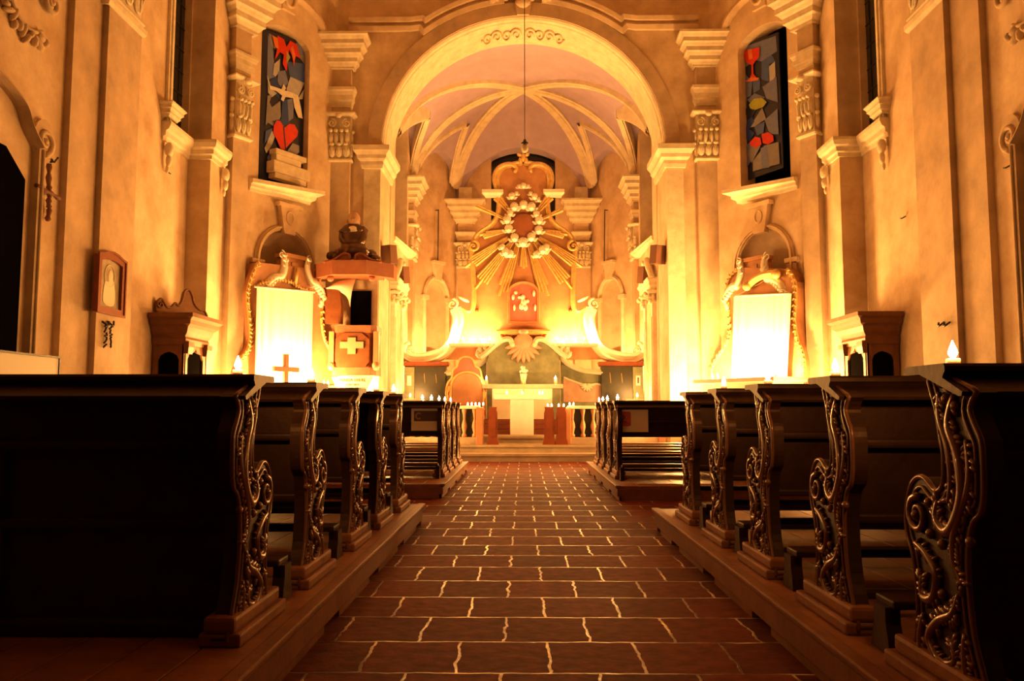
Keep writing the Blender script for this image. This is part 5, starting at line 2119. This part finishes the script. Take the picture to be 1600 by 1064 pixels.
# ================================================================ LEFT WALL THINGS
FL_ = side_frame(-1)
xw = -5.6
# rustic cross of twigs
def wl(px, py, x=xw):
    p = atx(px, py, x); return p
t = thing('twig_cross', 'rough twig crucifix hanging on the left wall', 'crucifix', wl(75, 348, xw + .04))
mb = MB()
pts = [wl(77, 256, xw + .05), wl(76, 285, xw + .05), wl(77.5, 300, xw + .055), wl(76, 318, xw + .05), wl(77, 328, xw + .05), wl(74, 345, xw + .05)]
mb.tube([tuple(p) for p in smooth([tuple(p) for p in pts], 4)], [.028 + .009 * math.sin(i * 2.4) for i in range(21)], 8)
mb.build('upright', M['twig'], t)
mb = MB()
pts = [wl(56, 289, xw + .07), wl(70, 298, xw + .08), wl(80, 302, xw + .08), wl(93, 311, xw + .07)]
mb.tube([tuple(p) for p in smooth([tuple(p) for p in pts], 4)], [.024 + .008 * math.sin(i * 1.9) for i in range(13)], 8)
mb.build('crossbar', M['twig'], t)
mb = MB(); p = wl(77, 251, xw + .02)
mb.tube([(p.x, p.y, p.z), (p.x + .06, p.y, p.z - .02), (p.x + .08, p.y + .04, p.z + .05)], .012, 6)
mb.blob((p.x + .02, p.y, p.z), .03, .03, .03)
single(mb, 'wall_hook', M['iron'], 'small iron hook in the wall above the twig cross', 'hook')
for px, py, lab in ((258, 270, 'small iron hook below the left side window ledge'), (1438, 341, None)):
    if lab:
        mb = MB(); p = wl(px, py, xw + .01)
        mb.tube([(p.x, p.y, p.z + .03), (p.x + .06, p.y, p.z), (p.x + .06, p.y + .06, p.z)], .010, 6)
        single(mb, 'wall_hook', M['iron'], lab, 'hook')
# picture
xp = -5.6 + .165
t = thing('framed_picture', 'arched brown-framed painting of a standing pale figure on the left pilaster', 'picture', (xp, 10.5, 2.2))
a = atx(152, 391, xp + .03); b = atx(194, 404, xp + .03); c = atx(150, 489, xp + .03); d = atx(190, 494, xp + .03)
yl, yr = a.y, b.y
zb_, zt_ = min(c.z, d.z), max(a.z, b.z)
zb_ = 2.22
fr_ = Frame((xp, 0), (0, 1), (1, 0))
mb = MB(fr_)
ym = (yl + yr) / 2
outer = [(yl, zb_), (yr, zb_), (yr, zt_ - .06), (yr - .1, zt_ - .04), (yr - .22, zt_ - .005), (ym, zt_ + .01), (yl + .22, zt_ - .005), (yl + .1, zt_ - .04), (yl, zt_ - .06)]
inner = [(yl + .08, zb_ + .08), (yr - .08, zb_ + .08), (yr - .08, zt_ - .13), (yr - .2, zt_ - .10), (ym, zt_ - .085), (yl + .2, zt_ - .10), (yl + .08, zt_ - .13)]
mb.slab(outer, [inner], 0, .06)
mb.strip([(-.015, .05), (-.015, .075), (.015, .075), (.015, .05)], outer, True)
mb.build('frame', M['redwood'], t)
mb = MB(fr_); mb.slab(inner, (), 0, .02); cv = mb.build('canvas', M['canvas'], t)
mb = MB(fr_)
mb.blob((ym + .02, .02, zt_ - .3), .07, .012, .09, 12, 6)
mb.slab([tuple(p) for p in smooth([(ym - .14, zb_ + .14), (ym + .12, zb_ + .12), (ym + .15, zb_ + .3), (ym + .09, zb_ + .46), (ym + .04, zt_ - .36), (ym - .05, zt_ - .38), (ym - .12, zb_ + .4)], 3, True)], (), .02, .026)
mb.tube([(ym + .13 * math.cos(i * PI / 8), .022, zt_ - .3 + .15 * math.sin(i * PI / 8)) for i in range(16)], .008, 5, True)
mb.build('painted_figure', M['canvaslight'], cv)
# hanging rosaries and hooks
for px, lab in ((166, 'left'), (174, 'right')):
    p = atx(px, 505, xp + .03)
    t = thing('rosary', 'dark string of beads hanging under the framed picture, %s of the pair' % lab, 'rosary', (p.x, p.y, p.z - .3))
    mb = MB()
    mb.tube([(xp, p.y - .05, p.z + .02), (xp + .05, p.y - .04, p.z - .02), (xp + .05, p.y + .02, p.z - .04), (xp + .03, p.y + .06, p.z + .03)], .014, 6)
    mb.build('hook', M['iron'], t)
    mb = MB()
    rnd = random.Random(px)
    for i in range(16):
        mb.blob((xp + .03, p.y + rnd.uniform(-.035, .035), p.z - .04 - .018 * i), .016, .016, .016, 6, 4)
    mb.build('beads', M['iron'], t)
# pale board at far left
a = atx(0, 553, xw + .3); b = atx(92, 560, xw + .3)
t = thing('display_board', 'blank white board with thin metal edge leaning at the far left wall', 'board', (xw + .3, 9.0, 0))
yb0, yb1 = a.y - .6, b.y
mb = MB(); mb.bbox(xw + .27, xw + .30, yb0, yb1, .75, b.z, .006); mb.build('panel', M['board'], t)
mb = MB(); mb.box(xw + .26, xw + .31, yb0 - .02, yb1 + .02, b.z, b.z + .02); mb.box(xw + .26, xw + .31, yb1, yb1 + .02, 0, b.z)
mb.box(xw + .26, xw + .31, yb0 - .02, yb0, 0, b.z)
mb.build('edge', M['iron'], t)

# right wall hooks
xr = 5.6 - .165
for px, lab in ((1473, 'left'), (1482, 'right')):
    p = atx(px, 506, xr)
    mb = MB()
    mb.tube([(xr, p.y - .04, p.z + .02), (xr - .05, p.y - .03, p.z - .02), (xr - .05, p.y + .02, p.z - .03), (xr - .03, p.y + .04, p.z + .02)], .013, 6)
    single(mb, 'wall_hook', M['iron'], '%s one of two dark hooks on the right pilaster' % lab, 'hook', None)
for px, py, x, lab in ((1579, 262, 5.6, 'bent iron hook high on the right wall near the frame edge'), (1415, 341, 5.6, 'tiny iron hook on the wall left of the right pilaster'), (1581, 580, 5.6, 'tiny nail low on the right wall near the frame edge')):
    p = atx(px, py, x)
    mb = MB()
    mb.tube([(x, p.y, p.z + .03), (x - .05, p.y, p.z), (x - .05, p.y + .05, p.z + .01)], .010, 6)
    single(mb, 'wall_hook', M['iron'], lab, 'hook')

# doorways with scrolled hoods at both edges of the picture
for s, sd in ((-1, 'left'), (1, 'right')):
    F = side_frame(s)
    mb = MB(F)
    mb.slab([(7.2, 0), (8.86, 0), (8.86, 3.55), (8.5, 3.82), (7.56, 3.82), (7.2, 3.55)], (), 0, .012)  # flat black sheet paints the opening's darkness onto the wall
    o = mb.build('door_shade_' + ('1' if s < 0 else '2'), M['black']); o['kind'] = 'structure'
    mb = MB(F)
    for uu in (9.02,):
        mb.box(uu - .05, uu + .03, 0, .09, 0, 3.95)
    mb.tube([(9.03, .1, 0.02), (9.03, .1, 3.95)], .018, 6)
    volute(mb, (9.12, 4.08), .16, .06, 1, -PI / 2, 1.5, .035)
    mb.slab(arc(9.12, 4.08, .2, .26, 0, 2 * PI, 16)[:-1], (), 0, .05)
    mb.strip([(-.04, 0), (-.04, .1), (.03, .14), (.05, .06), (.05, 0)], smooth([(9.0, 3.98), (8.8, 4.15), (8.65, 4.35), (8.3, 4.5), (8.0, 4.55), (7.6, 4.5)], 4))
    # stucco cartouche above
    c = (8.75, 5.6)
    for k in range(15):
        a = -PI * .95 + k * .15
        q_ = .48 + .05 * math.sin(k * 2.3)
        mb.blob((c[0] + q_ * math.cos(a), .03, c[1] + q_ * .9 * math.sin(a)), .085 + .03 * math.sin(k * 1.7), .05, .035, 8, 5, rot=a + .7 * math.cos(k))
    mb.tube([(c[0] + .38 * math.cos(-PI * .95 + k * .15), .03, c[1] + .34 * math.sin(-PI * .95 + k * .15)) for k in range(15)], .025, 6)
    volute(mb, (9.12, 5.75), .16, .06, 1, PI / 2, 1.6, .04)
    struct(mb, 'trim_door_hood_' + sd, M['pilaster'])

# ================================================================ CHANCEL SIDE THINGS
for s, sd in ((-1, 'left'), (1, 'right')):
    for px, py, sz, w in ((605, 398, .34, 'nearer'), (626, 430, .36, 'farther')):
        X_ = s * 2.9
        if s > 0:
            px = 1636 - px
        p = atx(px, py, s * 2.78)
        t = thing('loudspeaker', 'small dark loudspeaker on the %s chancel wall, the %s of two' % (sd, w), 'speaker', (s * 2.9, p.y, p.z - .2))
        mb = MB()
        a, b = sorted((s * 2.82, s * 2.60))
        c_ = Vector((s * 2.74, p.y, p.z))
        vs = []
        rot = Matrix.Rotation(s * .5, 3, 'Z') @ Matrix.Rotation(.12, 3, 'X')
        for dx in (-.12, .12):
            for dy in (-.11, .11):
                for dz in (-.19, .19):
                    v = rot @ Vector((dx, dy, dz)); vs.append(c_ + v)
        mb.add(vs, [(0, 1, 3, 2), (4, 6, 7, 5), (0, 4, 5, 1), (2, 3, 7, 6), (0, 2, 6, 4), (1, 5, 7, 3)])
        mb.build('case', M['steel'], t)
        mb = MB(); mb.tube([(s * 2.9, p.y, p.z), tuple(c_)], .02, 6); mb.build('bracket', M['iron'], t)
    # narrow aedicule with scrolled top on the chancel side wall
    F = Frame((s * CX, 0), (0, 1), (-s, 0))
    t = thing('carved_surround', 'tall pale carved frame on the %s chancel wall below the loudspeakers' % sd, 'wall frame', (s * 2.9, 18.4, .45))
    y0, y1 = 17.62, 18.95
    for yy in (y0, y1 - .3):
        mb = MB(F)
        mb.box(yy + .03, yy + .27, 0, .09, .45, 3.32)
        mb.box(yy + .08, yy + .22, .09, .11, .8, 3.0)
        mb.build('pilaster', M['stucco'], t)
        mb = MB(F)
        capital(mb, yy + .04, yy + .26, 3.3, 3.58, .10)
        mb.build('capital', M['stucco'], t)
    mb = MB(F); mb.box(y0 + .3, y1 - .3, 0, .06, .45, 3.4); mb.build('field', M['pilaster'], t)
    mb = MB(F)
    ledge(mb, y0 - .02, y1 + .02, .11, cornice_profile(3.6, 3.85, .02, .10, 2))
    for sg in (-1, 1):
        m_ = (y0 + y1) / 2
        pts = smooth([(m_ + sg * .8, 3.85), (m_ + sg * .6, 4.0), (m_ + sg * .35, 4.15), (m_ + sg * .15, 4.35)], 4)
        mb.tube([(a, .12, b) for a, b in pts], .07, 7)
    mb.slab([(y0, 3.85), (y1, 3.85), ((y0 + y1) / 2, 4.35)], (), 0, .08)
    mb.build('pediment', M['stucco'], t)
    p = atx(1012 if s > 0 else 624, 611, s * 2.55)
    mb = MB(); mb.bbox(min(s * 2.25, s * 2.66), max(s * 2.25, s * 2.66), 18.0, 18.6, .45, 1.22, .015)
    single(mb, 'credence', M['cream'], 'small pale side table against the %s chancel wall' % sd, 'table')
    candle(s * 2.55, 18.3, 1.22, 'candle on the small side table at the %s chancel wall' % sd, 'side table candles', h=.06, r=.025, fh=.07, power=P_CRED)
    # iron rods
    K = Frame((s * CX, 20.7), (-s * 1.05, 1.5), (-s * 1.5, -1.05))
    a = K.loc(685 if s < 0 else 945, 328, .1); b = K.loc(684 if s < 0 else 944, 424, .1)
    mb = MB(K); mb.tube([(a[0], .1, a[1]), (b[0], .1, b[1])], .014, 6)
    for e in (a, b):
        mb.tube([(e[0], 0, e[1]), (e[0], .11, e[1])], .014, 6)
    single(mb, 'iron_rod', M['iron'], 'thin vertical iron rod on the wall above the %s apse niche' % sd, 'rod')

# hanging lamp glass on its long wire
p = at(820, 232, 13.0)
t = thing('hanging_lamp', 'small glass lamp hanging on a long thin wire before the chancel arch', 'lamp', (p.x, 13.0, p.z))
mb = MB(); mb.tube([(p.x, 13, p.z + .1), (p.x, 13, 11.5)], .007, 5); mb.build('wire', M['iron'], t)
mb = MB(); mb.blob((p.x, 13, p.z), .06, .06, .07, 12, 9); mb.build('glass', M['crystal'], t)
mb = MB(); mb.lathe([(.02, .15), (.025, .12), (.06, .09), (.03, .06)], (p.x, 13, p.z), 12); mb.build('cap', M['iron'], t)

# added candle stands, unseen behind the pews, put in to brighten piers and walls
def added_candle_stand(x, y, z, label, n, power, grp):
    t = thing('added_candle_stand', label, 'stand', (x, y, 0))
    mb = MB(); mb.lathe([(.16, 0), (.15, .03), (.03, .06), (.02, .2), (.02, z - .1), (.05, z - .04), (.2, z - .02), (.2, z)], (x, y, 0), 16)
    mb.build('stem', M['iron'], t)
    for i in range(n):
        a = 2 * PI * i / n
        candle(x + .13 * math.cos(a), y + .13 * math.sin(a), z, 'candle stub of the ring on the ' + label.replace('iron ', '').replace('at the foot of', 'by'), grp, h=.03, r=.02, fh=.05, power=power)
added_candle_stand(3.05, 15.75, .80, 'iron candle stand at the foot of the right arch pier', 3, P_PIER_R, 'added candles at the right arch pier')
added_candle_stand(-2.50, 15.3, .86, 'iron candle stand at the foot of the left arch pier', 3, P_PIER_L, 'added candles at the left arch pier')
added_candle_stand(4.75, 13.1, .86, 'iron candle stand beside the right confessional', 3, P_CONF_R, 'added candles beside the right confessional')
added_candle_stand(-4.75, 13.1, .86, 'iron candle stand beside the left confessional', 3, P_CONF_L, 'added candles beside the left confessional')

for s, sd in ((-1, 'left'), (1, 'right')):  # unseen stands added behind the altar to brighten the apse walls
    t = thing('added_candle_stand', 'added tall iron candle stand hidden behind the %s cabinet of the high altar' % sd, 'stand', (s * 2.25, 20.1, .45))
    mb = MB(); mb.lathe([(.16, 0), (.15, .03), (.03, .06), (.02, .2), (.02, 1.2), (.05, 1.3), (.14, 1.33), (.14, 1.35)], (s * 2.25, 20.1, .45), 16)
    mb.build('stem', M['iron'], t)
    candle(s * 2.25, 20.1, 1.80, 'candle on the added stand behind the %s cabinet' % sd, 'added candles behind the high altar', h=.04, r=.022, fh=.05, power=42.0)
